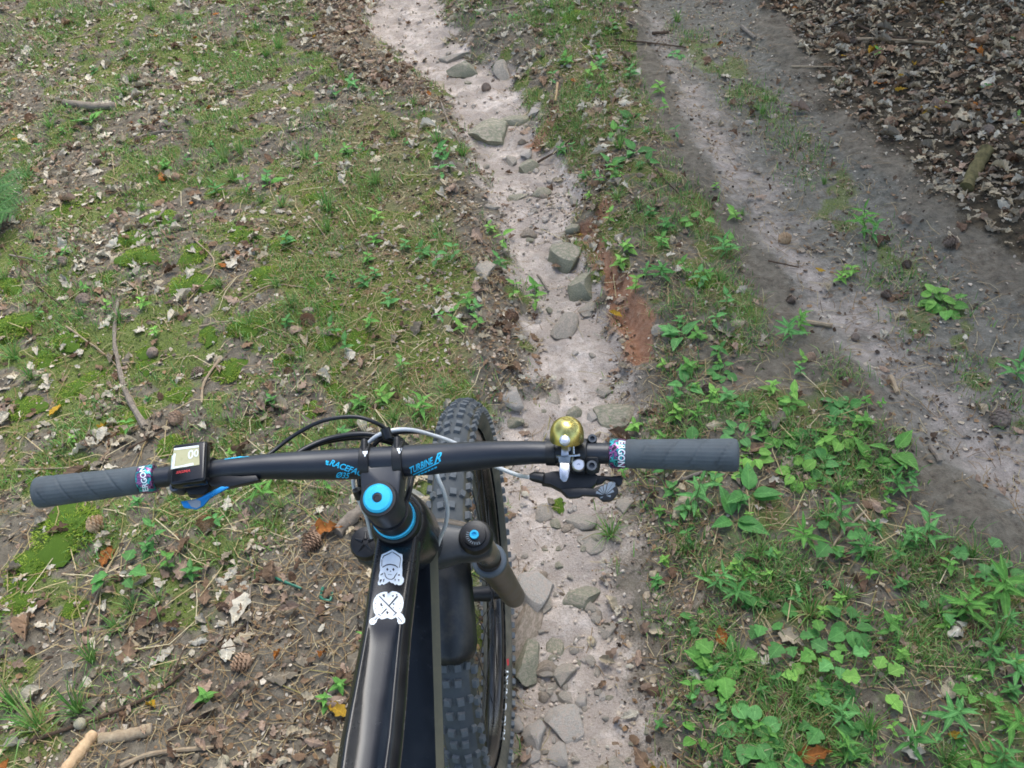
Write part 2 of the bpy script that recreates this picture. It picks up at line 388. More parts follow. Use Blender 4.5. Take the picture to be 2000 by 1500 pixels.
def xform(base, pos, rot, scl):
    """base (n,3), pos (m,3), rot (m,3,3), scl (m,3) -> (m*n,3)"""
    return (np.einsum('mij,mnj->mni', rot, base[None]*scl[:, None, :])+pos[:, None, :]).reshape(-1, 3)
def rots(yaw, tx, ty):
    m = len(yaw); cy, sy = np.cos(yaw), np.sin(yaw); Z = np.zeros((m, 3, 3)); Z[:, 0, 0] = cy; Z[:, 0, 1] = -sy; Z[:, 1, 0] = sy; Z[:, 1, 1] = cy; Z[:, 2, 2] = 1
    c, s = np.cos(tx), np.sin(tx); X = np.zeros((m, 3, 3)); X[:, 0, 0] = 1; X[:, 1, 1] = c; X[:, 1, 2] = -s; X[:, 2, 1] = s; X[:, 2, 2] = c
    c, s = np.cos(ty), np.sin(ty); Y = np.zeros((m, 3, 3)); Y[:, 0, 0] = c; Y[:, 0, 2] = s; Y[:, 1, 1] = 1; Y[:, 2, 0] = -s; Y[:, 2, 2] = c
    return X@Y@Z
def ground_tilt(x, y, e=.03):
    return (hz(x+e, y)-hz(x-e, y))/(2*e), (hz(x, y+e)-hz(x, y-e))/(2*e)
def faces_rep(f, n, m): return (np.asarray(f)[None]+(np.arange(m)*n)[:, None, None]).reshape(-1, np.asarray(f).shape[1])
def sample(n, dens, x0=-3.5, x1=2.9, y0=-.4, y1=5.0):
    """n candidates, kept with probability dens(zones)"""
    x = rng.uniform(x0, x1, n); y = rng.uniform(y0, y1, n); q = pix(np.stack([x, y, np.full(n, .05)], -1))
    k = (q[:, 0] > -150) & (q[:, 0] < 2150) & (q[:, 1] > -150) & (q[:, 1] < 1650); x, y = x[k], y[k]
    z = zones(x, y); p = dens(z, x, y); k = rng.random(len(x)) < p
    return x[k], y[k]
def in_view(p, m=8):
    q = pix(p); return (q[:, 0] > -m) & (q[:, 0] < 2000+m) & (q[:, 1] > -m) & (q[:, 1] < 1500+m), q
# ------------------------------------------------------------------ materials of the forest floor
def attr_mat(name, rough=.85, trans=0.0, nscale=120):
    m, nt, p = mat(name); a = N(nt, 'Attribute', attribute_name='tint')
    n = noise(nt, nscale, 3)
    c = mixc(nt, ramp(nt, n.outputs[0], [(.3, (.6, .58, .55, 1)), (.65, (1.12, 1.1, 1.08, 1))]), (0, 0, 0, 1), a.outputs['Color']); c = mixc(nt, 1.0, a.outputs['Color'], ramp(nt, n.outputs[0], [(.3, (.62, .6, .57, 1)), (.65, (1, 1, 1, 1))]), 'MULTIPLY')
    L(nt, c, p.inputs['Base Color']); p.inputs['Roughness'].default_value = rough; p.inputs['Specular IOR Level'].default_value = .25
    if trans:
        o = [x for x in nt.nodes if x.type == 'OUTPUT_MATERIAL'][0]
        t = N(nt, 'BsdfTranslucent'); L(nt, c, t.inputs[0]); mx = N(nt, 'MixShader', i_0=trans); L(nt, p.outputs[0], mx.inputs[1]); L(nt, t.outputs[0], mx.inputs[2]); L(nt, mx.outputs[0], o.inputs[0])
    return m
def leaf_mat(name, c0, c1, rough=.6, trans=.25, veins=True):
    m, nt, p = mat(name); n = noise(nt, 3.5, 5, .65); oi = N(nt, 'ObjectInfo')
    c = ramp(nt, n.outputs[0], [(.3, c0), (.7, c1)])
    hsv = N(nt, 'HueSaturation'); mr = N(nt, 'MapRange', i_3=.68, i_4=1.08); L(nt, oi.outputs['Random'], mr.inputs[0]); L(nt, mr.outputs[0], hsv.inputs['Value']); L(nt, c, hsv.inputs['Color']); c = hsv.outputs[0]
    if veins:
        # side veins: a wave across the blade, mirrored at the midrib
        tc = N(nt, 'TexCoord'); sp = N(nt, 'SeparateXYZ'); L(nt, tc.outputs['Object'], sp.inputs[0])
        ab = N(nt, 'Math', operation='ABSOLUTE'); L(nt, sp.outputs[0], ab.inputs[0])
        s1 = N(nt, 'Math', operation='MULTIPLY_ADD', i_1=-.8); L(nt, ab.outputs[0], s1.inputs[0]); L(nt, sp.outputs[1], s1.inputs[2])
        s2 = N(nt, 'Math', operation='MULTIPLY', i_1=52.0); L(nt, s1.outputs[0], s2.inputs[0]); s3 = N(nt, 'Math', operation='SINE'); L(nt, s2.outputs[0], s3.inputs[0])
        v = ramp(nt, s3.outputs[0], [(.84, (0, 0, 0, 1)), (.99, (.14, .14, .14, 1))])
        mid = ramp(nt, ab.outputs[0], [(.010, (.30,)*3+(1,)), (.022, (0, 0, 0, 1))])
        c = mixc(nt, v, c, tuple(min(1, x*1.5) for x in c1[:3])+(1,)); c = mixc(nt, mid, c, tuple(min(1, x*1.7) for x in c1[:3])+(1,))
        bump(nt, p, s3.outputs[0], .10, .02)
    L(nt, c, p.inputs['Base Color']); p.inputs['Roughness'].default_value = rough; p.inputs['Specular IOR Level'].default_value = .35
    o = [x for x in nt.nodes if x.type == 'OUTPUT_MATERIAL'][0]
    t = N(nt, 'BsdfTranslucent'); L(nt, c, t.inputs[0]); mx = N(nt, 'MixShader', i_0=trans); L(nt, p.outputs[0], mx.inputs[1]); L(nt, t.outputs[0], mx.inputs[2]); L(nt, mx.outputs[0], o.inputs[0])
    return m
def stone_mat(name, c0, c1, c2, moss=0.0):
    m, nt, p = mat(name); n1 = noise(nt, 18, 6, .65, 'Object'); n2 = noise(nt, 90, 5, .7, 'Object'); n3 = noise(nt, 7, 3, .5, 'Object')
    c = ramp(nt, n1.outputs[0], [(.25, c0), (.5, c1), (.78, c2)])
    c = mixc(nt, ramp(nt, n2.outputs[0], [(.3, (.55,)*3+(1,)), (.55, (0, 0, 0, 1))]), c, tuple(x*.55 for x in c0[:3])+(1,))
    g = N(nt, 'NewGeometry'); sp = N(nt, 'SeparateXYZ'); L(nt, g.outputs['Normal'], sp.inputs[0])
    dust = N(nt, 'Math', operation='MULTIPLY'); L(nt, ramp(nt, n3.outputs[0], [(.45, (0, 0, 0, 1)), (.62, (.6,)*3+(1,))]), dust.inputs[0]); L(nt, ramp(nt, sp.outputs[2], [(.55, (0, 0, 0, 1)), (.9, (1, 1, 1, 1))]), dust.inputs[1])
    c = mixc(nt, dust.outputs[0], c, srgb(196, 176, 158))
    if moss: c = mixc(nt, ramp(nt, n3.outputs[0], [(.5, (0, 0, 0, 1)), (.6, (moss,)*3+(1,))]), c, srgb(98, 104, 50))
    L(nt, c, p.inputs['Base Color']); p.inputs['Roughness'].default_value = .9; p.inputs['Specular IOR Level'].default_value = .2
    b = bump(nt, p, n1.outputs[0], .5, .012); bump(nt, p, n2.outputs[0], .6, .004, b)
    return m
S_GREEN = stone_mat('grey_green_sandstone', srgb(120, 121, 98), srgb(154, 152, 128), srgb(186, 178, 156))
S_PALE = stone_mat('pale_sandstone', srgb(156, 148, 136), srgb(192, 183, 170), srgb(216, 206, 192))
S_GREY = stone_mat('grey_sandstone', srgb(138, 132, 118), srgb(172, 163, 147), srgb(200, 190, 172))
S_BROWN = stone_mat('brown_sandstone', srgb(126, 113, 96), srgb(162, 148, 128), srgb(190, 176, 156))
S_MOSS = stone_mat('mossy_sandstone', srgb(98, 100, 76), srgb(138, 134, 110), srgb(166, 158, 136), .8)
SMATS = [S_GREEN, S_PALE, S_GREY, S_BROWN, S_MOSS]

def stone_geo(seed, sub=2, ang=10, rough=.1):
    r = np.random.default_rng(seed); bm = bmesh.new(); bmesh.ops.create_icosphere(bm, subdivisions=sub, radius=1.0)
    bm.verts.index_update(); v = np.array([q.co[:] for q in bm.verts]); f = np.array([[q.index for q in p.verts] for p in bm.faces]); bm.free()
    for _ in range(ang):
        d = nrm(r.normal(size=3)); o = r.uniform(.42, .84); t = np.clip(v@d-o, 0, None); v = v-t[:, None]*d*.95
    ph = r.uniform(0, 6, 9)
    nse = np.sin(v[:, 0]*3.1+ph[0])*np.sin(v[:, 1]*2.7+ph[1])+.6*np.sin(v[:, 2]*5.3+ph[2]+v[:, 0]*4)+.4*np.sin(v[:, 1]*9+ph[3])*np.sin(v[:, 0]*8+ph[4])
    return v*(1+rough*nse*.5)[:, None], f
def stone_mesh(seed, sub=2, ang=10, m=S_GREY, sharp=28):
    v, f = stone_geo(seed, sub, ang); me = mesh_np('stone', v, f); me.set_sharp_from_angle(angle=math.radians(sharp)); me.materials.append(m); return me
_stone_cache = {}
def stone_variant(k, m, big=False):
    key = (k, m.name, big)
    if key not in _stone_cache: _stone_cache[key] = stone_mesh(100+k, 3 if big else 2, 13, m, 22 if big else 30)
    return _stone_cache[key]
# px, py, width px, height px, flatness, material, yaw, label
HERO = [
 (955, 252, 108, 66, .42, 0, -.5, 'large flat grey-green slab lying across the upper gully'),
 (1000, 233, 62, 34, .5, 0, -.3, 'smaller dark stone leaning behind the flat slab'),
 (905, 133, 62, 36, .6, 0, .05, 'squared grey block at the head of the gully'),
 (880, 112, 70, 22, .5, 2, .1, 'low ledge of grey rock behind the gully head block'),
 (982, 135, 34, 52, .7, 2, .2, 'pale upright stone right of the gully head block'),
 (858, 160, 26, 60, .4, 3, .3, 'pale brown flake in the left wall of the upper gully'),
 (1035, 322, 50, 38, .7, 0, .2, 'greenish wedge stone below the flat slab'),
 (1000, 312, 24, 30, .7, 2, .6, 'small upright grey stone left of the greenish wedge'),
 (1030, 300, 28, 26, .7, 1, .1, 'pale stone behind the greenish wedge stone'),
 (1095, 282, 26, 28, .7, 0, .1, 'small green-grey stone at the right edge below the slab'),
 (1105, 503, 72, 56, .75, 0, .2, 'upper of two round grey-green boulders in the gully'),
 (1137, 558, 66, 68, .75, 0, .5, 'lower of two round grey-green boulders in the gully'),
 (1102, 633, 42, 56, .7, 2, -.4, 'oval pale grey stone below the paired boulders'),
 (1148, 600, 44, 40, .4, 2, -.8, 'thin grey stone under the lower round boulder'),
 (1115, 446, 30, 24, .7, 0, .3, 'small block above the red clay channel'),
 (1148, 465, 24, 18, .7, 1, .3, 'small pale stone beside the upper round boulder'),
 (945, 520, 44, 62, .4, 2, .3, 'half buried grey stone in the left gully bank'),
 (1205, 805, 96, 52, .45, 0, -.45, 'long angular greenish slab above the bell'),
 (1180, 762, 52, 24, .4, 2, -.5, 'narrow stone wedged above the greenish slab'),
 (1123, 802, 40, 28, .6, 0, .1, 'small rounded stone just behind the brass bell'),
 (1160, 812, 30, 22, .6, 1, .2, 'pale pebble between bell stone and greenish slab'),
 (1082, 772, 30, 36, .5, 2, .4, 'flat grey stone left above the brass bell'),
 (1003, 770, 44, 40, .5, 1, .3, 'pale stone right of the front tyre tip'),
 (1042, 1152, 78, 66, .62, 1, .1, 'cream and green stone against the fork leg'),
 (1136, 1162, 74, 48, .45, 0, -.15, 'flat angular grey stone in the sand right of the fork'),
 (1022, 1218, 52, 118, .6, 3, -.45, 'long brownish rock behind the wheel rim'),
 (1030, 1292, 72, 76, .75, 0, -.3, 'chunky grey-green rock beside the tyre lettering'),
 (1080, 1258, 34, 48, .6, 0, .3, 'small dark green stone right of the long brown rock'),
 (1070, 1300, 46, 30, .5, 3, .3, 'brown flake leaning on the chunky rock'),
 (1098, 1316, 52, 38, .6, 2, .1, 'grey stone under the chunky rock'),
 (1108, 1402, 78, 60, .4, 1, .5, 'wide pale stone half buried below the rocks'),
 (1045, 1432, 50, 48, .65, 1, .2, 'rounded pale cobble near the bottom of the wheel'),
 (1000, 1452, 40, 50, .65, 3, .1, 'brownish cobble touching the tyre at the bottom'),
 (1042, 1475, 38, 30, .65, 1, .1, 'small cobble below the rounded pale cobble'),
 (1092, 1468, 46, 40, .65, 1, .4, 'pale cobble at the bottom right of the cobble group'),
 (1010, 1408, 30, 30, .65, 1, .2, 'small pale cobble above the brownish one'),
 (1104, 1362, 30, 26, .6, 2, .8, 'small stone above the wide pale stone'),
 (1135, 1368, 34, 26, .6, 1, .8, 'small stone on the right above the wide pale stone'),
 (1060, 1000, 34, 34, .6, 2, .5, 'grey stone left of the moss tuft under the shifter'),
 (1085, 1022, 30, 24, .6, 0, .2, 'small greenish stone below the moss tuft'),
 (1130, 1012, 58, 34, .4, 2, -.5, 'flat slanted stone right of the moss tuft'),
 (1172, 1012, 28, 44, .5, 2, .2, 'upright flat grey stone below the shifter'),
 (1218, 985, 44, 30, .4, 2, .2, 'flat grey stone half buried near the shifter paddle'),
 (1160, 1052, 60, 40, .25, 2, .2, 'broad worn stone flush with the sand below the shifter'),
 (1185, 1228, 44, 26, .45, 2, .1, 'flat pale grey stone in the sand below the flat angular one'),
 (1165, 1195, 30, 34, .5, 2, .2, 'small grey stone above the flat pale grey one'),
 (1065, 1175, 36, 40, .4, 2, .2, 'grey stone right of the cream and green stone'),
 (990, 1160, 40, 40, .5, 2, .2, 'grey stone under the right fork foot'),
 (1200, 1490, 50, 36, .4, 2, .2, 'flat stone at the bottom edge of the gully'),
 (1010, 384, 44, 18, .35, 0, .1, 'thin flat stone lying across the middle gully'),
 (962, 402, 36, 16, .35, 2, .1, 'thin flat stone at the left of the middle gully'),
 (1057, 375, 34, 24, .6, 0, .3, 'greenish stone topping the cobble heap'),
 (1122, 392, 26, 20, .6, 2, .3, 'grey stone at the right of the cobble heap'),
 (600, 605, 22, 18, .7, 3, .1, 'round brown stone on the mossy left bank'),
 (1285, 640, 30, 26, .5, 2, .2, 'grey stone in the right wall below the red clay'),
 (1208, 462, 22, 24, .6, 2, .2, 'pale stone above the red clay on the right wall'),
 (1510, 225, 24, 14, .4, 2, .2, 'pale flat stone on the grey track'),
]
def place_stone(px, py, wpx, hpx, flatness, m, yaw, k, big):
    P = gp(px, py+hpx*.12); q = pix(P)[0]; s = FPX/q[2]
    rx = wpx/s/2*1.28; ry = hpx/s/2/.80*1.25; rz = flatness*min(rx, ry)
    o = link('stone', stone_variant(k, m, big)); sx, sy = ground_tilt(P[0], P[1])
    o.location = (P[0], P[1], P[2]+rz*.10); o.rotation_euler = (sy*.6, -sx*.6, yaw*.6); o.scale = (rx, ry, rz); return o, P
for i, (px, py, wp, hp, fl, mi, yaw, lab) in enumerate(HERO):
    o, P = place_stone(px, py, wp, hp, fl, SMATS[mi], yaw, i % 13, wp > 40 or hp > 40); tag(o, lab, 'stone', 'larger stones of the gully')
# cobbles and gravel
def stone_dens(z, x, y):
    heap = np.exp(-(((x-.16)/.16)**2+((y-1.95)/.22)**2))*1.0
    rock = np.exp(-(((x-.10)/.16)**2+((y-.02)/.30)**2))*.9
    return np.clip(z['sand']*(.05+.16*sstep(-.05, .15, fbm(x, y, 4, 2, 31))+.8*heap+.7*rock), 0, 1)*(1-z['clay'])+.006*z['ridge']+.004*z['track']
gxs, gys = sample(70000, stone_dens, -1.2, 1.4, -.4, 4.6)
ng = len(gxs); rad = np.exp(rng.normal(math.log(.0055), .55, ng)); rad = np.clip(rad, .0025, .03)
gzs = hz(gxs, gys); order = np.argsort(-rad/pix(np.stack([gxs, gys, gzs], -1))[:, 2]); vis, _ = in_view(np.stack([gxs, gys, gzs], -1)); top = [i for i in order if vis[i]][:150]; tset = set(top)
for j, i in enumerate(top):
    m = SMATS[[1, 1, 2, 0, 2, 3][j % 6]]; o = link('stone', stone_variant(j % 9, m)); r = rad[i]; o.location = (gxs[i], gys[i], gzs[i]+r*.15); o.scale = (r*rng.uniform(.9, 1.4), r*rng.uniform(.8, 1.2), r*rng.uniform(.45, .8)); o.rotation_euler = (0, 0, rng.uniform(0, 6.28))
    label_later(o, {0: 'small greenish stone', 1: 'small pale stone', 2: 'small grey stone', 3: 'small brown stone'}[SMATS.index(m)], 'stone', 'small stones in the gully', (gxs[i], gys[i], gzs[i]))
rest = np.array([i for i in range(ng) if i not in tset])
bv, bf = stone_geo(5, 1, 6)
pos = np.stack([gxs[rest], gys[rest], gzs[rest]+rad[rest]*.1], -1); mR = len(rest)
vv = xform(bv, pos, rots(rng.uniform(0, 6.28, mR), rng.normal(0, .3, mR), rng.normal(0, .3, mR)), rad[rest][:, None]*rng.uniform(.6, 1.3, (mR, 3)))
me = mesh_np('gravel', vv, faces_rep(bf, len(bv), mR), smooth=False)
pal = np.array([srgb(*c)[:3] for c in ((218, 201, 182), (200, 186, 168), (186, 177, 160), (202, 183, 162), (228, 214, 198), (174, 158, 140))])
point_col(me, 'tint', np.repeat(pal[rng.integers(0, len(pal), mR)], len(bv), 0)); me.materials.append(attr_mat('gravel_grit', .92))
tag(link('gravel', me), 'loose pale gravel strewn over the sandy gully bed', 'gravel', kind='stuff')

# ------------------------------------------------------------------ dead leaves
def leaf_geo(kind, seed, nst=11, nu=3, curl=.3, live=False):
    r = np.random.default_rng(seed); t = np.linspace(0, 1, nst)
    if kind == 'oak': w = .29*np.sin(np.pi*np.clip(t, 0, 1)**.72)**.75*(.80+.20*np.cos(2*np.pi*(3.1*t+r.uniform(-.15, .15))))
    elif kind == 'oval': w = .27*np.sin(np.pi*t**.85)**.9
    elif kind == 'round': w = .40*np.sin(np.pi*t**.75)**.62
    elif kind == 'lance': w = .125*np.sin(np.pi*t**.7)**1.0
    elif kind == 'lobed': w = .50*np.sin(np.pi*t**.7)**.55*(.80+.22*np.cos(2*np.pi*2.9*t+.4))
    elif kind == 'ovate': w = .26*np.sin(np.pi*t**.62)**.95
    else: w = .22*np.sin(np.pi*t)**.6*r.uniform(.5, 1.2, nst)          # torn scrap
    w = np.maximum(w, .012); us = np.linspace(-1, 1, nu); c1, c2, c3, tw = r.normal(0, curl, 4) if not live else (r.uniform(.05, .35), r.uniform(-.5, -.15), 0, r.normal(0, .15))
    v = []
    for i in range(nst):
        lob = 1+(.10*r.normal() if kind in ('oak', 'scrap') else 0)
        for u in us:
            z = abs(c1)*.9*(u*u)*w[i]*2*(1 if live else np.sign(c1)*1.0) + c2*(t[i]-.5)**2 + tw*u*w[i]*(t[i]-.4)*2 + (0 if live else .05*r.normal())
            if live: z = .30*abs(u)*w[i]+c2*.5*t[i]**2+.02*r.normal()
            v.append((u*w[i]*lob, t[i]+(.03*r.normal() if not live else 0), z))
    v = np.array(v); f = [(i*nu+j, i*nu+j+1, (i+1)*nu+j+1, (i+1)*nu+j) for i in range(nst-1) for j in range(nu-1)]
    return v, np.array(f)
DEADCOL = [((216, 206, 184), 'bleached cream'), ((178, 152, 130), 'pinkish beige'), ((152, 124, 98), 'tan'), ((118, 92, 72), 'brown'), ((152, 140, 120), 'grey-brown'), ((202, 186, 156), 'pale buff'), ((168, 104, 44), 'orange-brown'), ((186, 148, 44), 'yellow')]
DMATS = [leaf_mat('dead_leaf_'+n.replace('-', '_').replace(' ', '_'), tuple(x*.62 for x in srgb(*c)[:3])+(1,), srgb(*c), .8, .12) for c, n in DEADCOL]
dead_kinds = [('oak', 1), ('oak', 2), ('oval', 3), ('oval', 4), ('oval', 5), ('oak', 6), ('scrap', 7), ('scrap', 9)]
dead_geo = [leaf_geo(k, s, 13, 3, .32) for k, s in dead_kinds]
dead_mesh = {}
def dead_leaf_mesh(g, c):
    if (g, c) not in dead_mesh:
        v, f = leaf_geo(dead_kinds[g][0], dead_kinds[g][1], 13, 5, .34); me = mesh_np('dead_leaf', v-np.array([0, .5, 0]), f); me.materials.append(DMATS[c]); dead_mesh[(g, c)] = me
    return dead_mesh[(g, c)]
def leaf_dens(z, x, y):
    cl = sstep(-.06, .14, fbm(x, y, 5, 3, 41))
    return np.clip(.85*z['slope']*sstep(-.3, .25, z['slope']-.5+fbm(x, y, 7, 3, 44)) + .75*z['litter']*(.35+.65*cl) + .40*z['left']*(1-z['litter'])*(1-.6*z['olive'])*(.25+cl)*(1-.5*z['moss']) + .08*z['ridge'] + .10*z['lush'] + .34*z['margin']*(y < .9)*(.3+.7*cl) + .10*z['sand']*(x > .22)*(y < .35) + .03*z['track'] + .015*z['sand'], 0, 1)
lx, ly = sample(70000, leaf_dens); nl = len(lx); zl = zones(lx, ly)
size = np.clip(np.exp(rng.normal(math.log(.031), .40, nl)), .012, .08)*np.where(zl['slope'] > .5, 1.02, 1); lz = hz(lx, ly)+.006+.012*rng.random(nl)*np.where(zl['slope']+zl['litter'] > .5, 1.1, .6)
yaw = rng.uniform(0, 6.28, nl); tx = rng.normal(0, .26, nl); ty = rng.normal(0, .26, nl); gk = rng.integers(0, len(dead_kinds), nl)
pc_left = [.08, .28, .16, .12, .20, .15, .007, .003]; pc_sl = [.12, .08, .16, .07, .24, .32, .004, .006]
tx = np.where(zl['slope'] > .5, tx*.7, tx); ty = np.where(zl['slope'] > .5, ty*.7, ty); ck = np.where(zl['slope'] > .5, rng.choice(8, nl, p=pc_sl), rng.choice(8, nl, p=pc_left))
bleached = (zl['left'] > .5) & (zl['litter'] < .5); ck = np.where(bleached & (rng.random(nl) < .42), 0, ck)
lp = np.stack([lx, ly, lz], -1); vis, q = in_view(lp); rank = np.argsort(-np.where(vis, size/q[:, 2], 0)); top = rank[:290]; isT = np.zeros(nl, bool); isT[top] = True
def leaf_zone(i):
    return 'on the leaf-strewn slope' if zl['slope'][i] > .5 else 'in the brown litter' if zl['litter'][i] > .5 else 'on the mossy left bank' if zl['left'][i] > .5 else 'among the green plants' if zl['lush'][i] > .5 else 'on bare ground'
def dead_leaf(P, s, yw, a, b, g, c):
    o = link('dead_leaf', dead_leaf_mesh(g, c)); o.location = P; o.rotation_euler = (a, b, yw); o.scale = (s, s, s*.9); return o
for i in top:
    o = dead_leaf(lp[i], size[i], yaw[i], tx[i], ty[i], int(gk[i]), int(ck[i])); label_later(o, 'dry '+DEADCOL[ck[i]][1]+' leaf '+leaf_zone(i), 'leaf', 'fallen dry leaves', lp[i])
vs, fs, cs, off = [], [], [], 0
for g in range(len(dead_kinds)):
    s_ = np.where((~isT) & (gk == g))[0]; bv, bf = dead_geo[g]; bv = bv-np.array([0, .5, 0])
    vs.append(xform(bv, lp[s_], rots(yaw[s_], tx[s_], ty[s_]), np.repeat(size[s_][:, None], 3, 1))); fs.append(faces_rep(bf, len(bv), len(s_))+off); off += len(bv)*len(s_)
    cc = np.array([srgb(*c)[:3] for c, _ in DEADCOL])[ck[s_]]*rng.uniform(.55, 1.1, len(s_))[:, None]; cs.append(np.repeat(cc, len(bv), 0))
me = mesh_np('leaf_litter', np.concatenate(vs), np.concatenate(fs)); point_col(me, 'tint', np.concatenate(cs)); me.materials.append(attr_mat('leaf_litter', .85, .1))
tag(link('leaf_litter', me), 'layer of dry brown and buff leaves over the forest floor', 'leaf litter', kind='stuff')
for px, py, s, c, g, lab in ((660, 1392, .055, 7, 0, 'mustard yellow leaf lying left of the bike top tube'), (1130, 462, .035, 7, 3, 'small yellow leaf at the head of the red clay channel'), (1202, 620, .045, 7, 0, 'pale yellow lobed leaf on the red clay below the boulders'),
                             (1602, 533, .032, 7, 3, 'oval yellow leaf on the grey track'), (112, 808, .05, 7, 0, 'yellow-brown curled leaf near the left grip'), (440, 523, .04, 6, 3, 'orange leaf standing in the moss of the left bank'),
                             (375, 402, .03, 6, 3, 'small orange leaf on the upper left bank'), (318, 350, .06, 6, 1, 'curled orange oak leaf in grass on the left bank'), (255, 1280, .07, 2, 0, 'large tan oak leaf at the edge of the litter'),
                             (40, 275, .06, 7, 1, 'yellow leaf by the left picture edge below the log'), (445, 1275, .07, 0, 3, 'large cream leaf in the middle of the brown litter'), (838, 188, .04, 6, 0, 'orange leaf on the edge of the upper gully'),
                             (1545, 1255, .06, 5, 0, 'buff leaf folded among the green plants'), (1410, 1250, .05, 6, 3, 'orange-brown leaf at the left edge of the green plants'), (1590, 1480, .07, 6, 0, 'orange-brown leaf at the bottom among green plants'),
                             (640, 1040, .085, 6, 0, 'large orange-brown leaf left of the fork cap'), (210, 1090, .07, 6, 1, 'rusty curled leaf under the left grip'), (1835, 215, .05, 7, 3, 'yellowish leaf on the dark slope'), (480, 1250, .05, 5, 1, 'buff oak leaf in the litter')):
    P = gp(px, py); o = dead_leaf(P+V(0, 0, .014), s, rng.uniform(0, 6), .15, .1, g, c); tag(o, lab, 'leaf', 'single bright fallen leaves')
# ------------------------------------------------------------------ chips, needles, straw
def chips(n, dens, lo, hi, palette, name, label, cat, zoff=.004):
    x, y = sample(n, dens); m = len(x); s = lo+(hi-lo)*rng.random(m)**2
    bv = np.array([(-.5, -.3, 0), (.1, -.42, .12), (.5, .05, -.05), (.15, .4, .1), (-.4, .3, .02)]); bf = np.array([(0, 1, 2, 3, 4)])
    vv = xform(bv, np.stack([x, y, hz(x, y)+zoff*rng.random(m)+.001], -1), rots(rng.uniform(0, 6.28, m), rng.normal(0, .35, m), rng.normal(0, .35, m)), s[:, None]*rng.uniform(.5, 1.3, (m, 3)))
    me = mesh_np(name, vv, faces_rep(bf, 5, m), False); pl = np.array([srgb(*c)[:3] for c in palette]); point_col(me, 'tint', np.repeat(pl[rng.integers(0, len(pl), m)]*rng.uniform(.7, 1.05, m)[:, None], 5, 0))
    me.materials.append(attr_mat(name, .9)); tag(link(name, me), label, cat, kind='stuff'); return m
chips(520000, lambda z, x, y: np.clip(.36*z['left']+.55*z['litter']+.5*z['slope']+.22*z['ridge']+.25*z['lush']+.30*z['track']+.9*z['sand']*(1-z['sand'])+.4*z['margin']+.22*z['sand']*(x > .24)*(y < .7)+.02*z['sand'], 0, 1)*(.3+.7*sstep(-.1, .12, fbm(x, y, 8, 2, 51))), .004, .017,
      [(150, 128, 106), (112, 92, 74), (178, 158, 136), (88, 72, 58), (196, 178, 152), (128, 112, 98), (70, 58, 48), (164, 132, 98), (214, 202, 182), (206, 190, 168)], 'leaf_crumbs', 'crumbled bark and leaf bits over the forest floor', 'leaf crumbs')
def needles(n, dens, lo, hi, wd, palette, name, label, cat):
    x, y = sample(n, dens); m = len(x); s = rng.uniform(lo, hi, m); bend = rng.normal(0, .12, m)
    bv = np.array([(-.5, 0, 0), (0, .5, 0), (.5, 0, 0), (.5, 0, 0), (0, .5, 0), (-.5, 0, 0)])
    a = rng.uniform(0, 6.28, m); d = np.stack([np.cos(a), np.sin(a)], -1); pn = np.stack([-d[:, 1], d[:, 0]], -1); z0 = hz(x, y)+.003+.006*rng.random(m); c = np.stack([x, y], -1)
    dz = rng.normal(0, .10, m)*s
    def pt(u, side): 
        xy = c+d*(u*s)[:, None]+pn*((bend*s)*(1-4*u*u))[:, None]+pn*(side*wd); return np.concatenate([xy, (z0+u*dz+.1*s*(1-4*u*u)*.3)[:, None]], 1)
    vv = np.stack([pt(np.full(m, u), sd) for u in (-.5, -.0, .5) for sd in (-1, 1)], 1).reshape(-1, 3)
    bf = np.array([(0, 1, 3, 2), (2, 3, 5, 4)]); me = mesh_np(name, vv, faces_rep(bf, 6, m), False); pl = np.array([srgb(*c)[:3] for c in palette]); point_col(me, 'tint', np.repeat(pl[rng.integers(0, len(pl), m)], 6, 0))
    me.materials.append(attr_mat(name, .8)); tag(link(name, me), label, cat, kind='stuff')
needles(240000, lambda z, x, y: np.clip(.5*z['left']*(.25+.55*z['olive'])+.25*z['litter']+.35*z['ridge']+.3*z['lush']+.12*z['track']+.02*z['sand']+.4*z['margin'], 0, 1), .025, .075, 0.0008, [(164, 144, 106), (140, 114, 78), (182, 166, 128), (116, 94, 68), (154, 130, 94)], 'pine_needles', 'fallen brown pine needles scattered over the ground', 'pine needles')
def straw_dens(z, x, y):
    g1 = np.exp(-(((x+.85)/.35)**2+((y-.42)/.28)**2)); g2 = np.exp(-(((x+.45)/.25)**2+((y-.7)/.25)**2))
    return np.clip((.06*z['left']+.8*g1*z['left']+.3*g2+.16*z['lush']+.06*z['ridge'])*(1-.8*z['litter']), 0, 1)
needles(16000, straw_dens, .07, .20, .0012, [(190, 172, 128), (168, 150, 106), (150, 140, 88), (202, 188, 150)], 'dry_straw', 'bleached dry grass straw lying on the banks', 'dry straw')

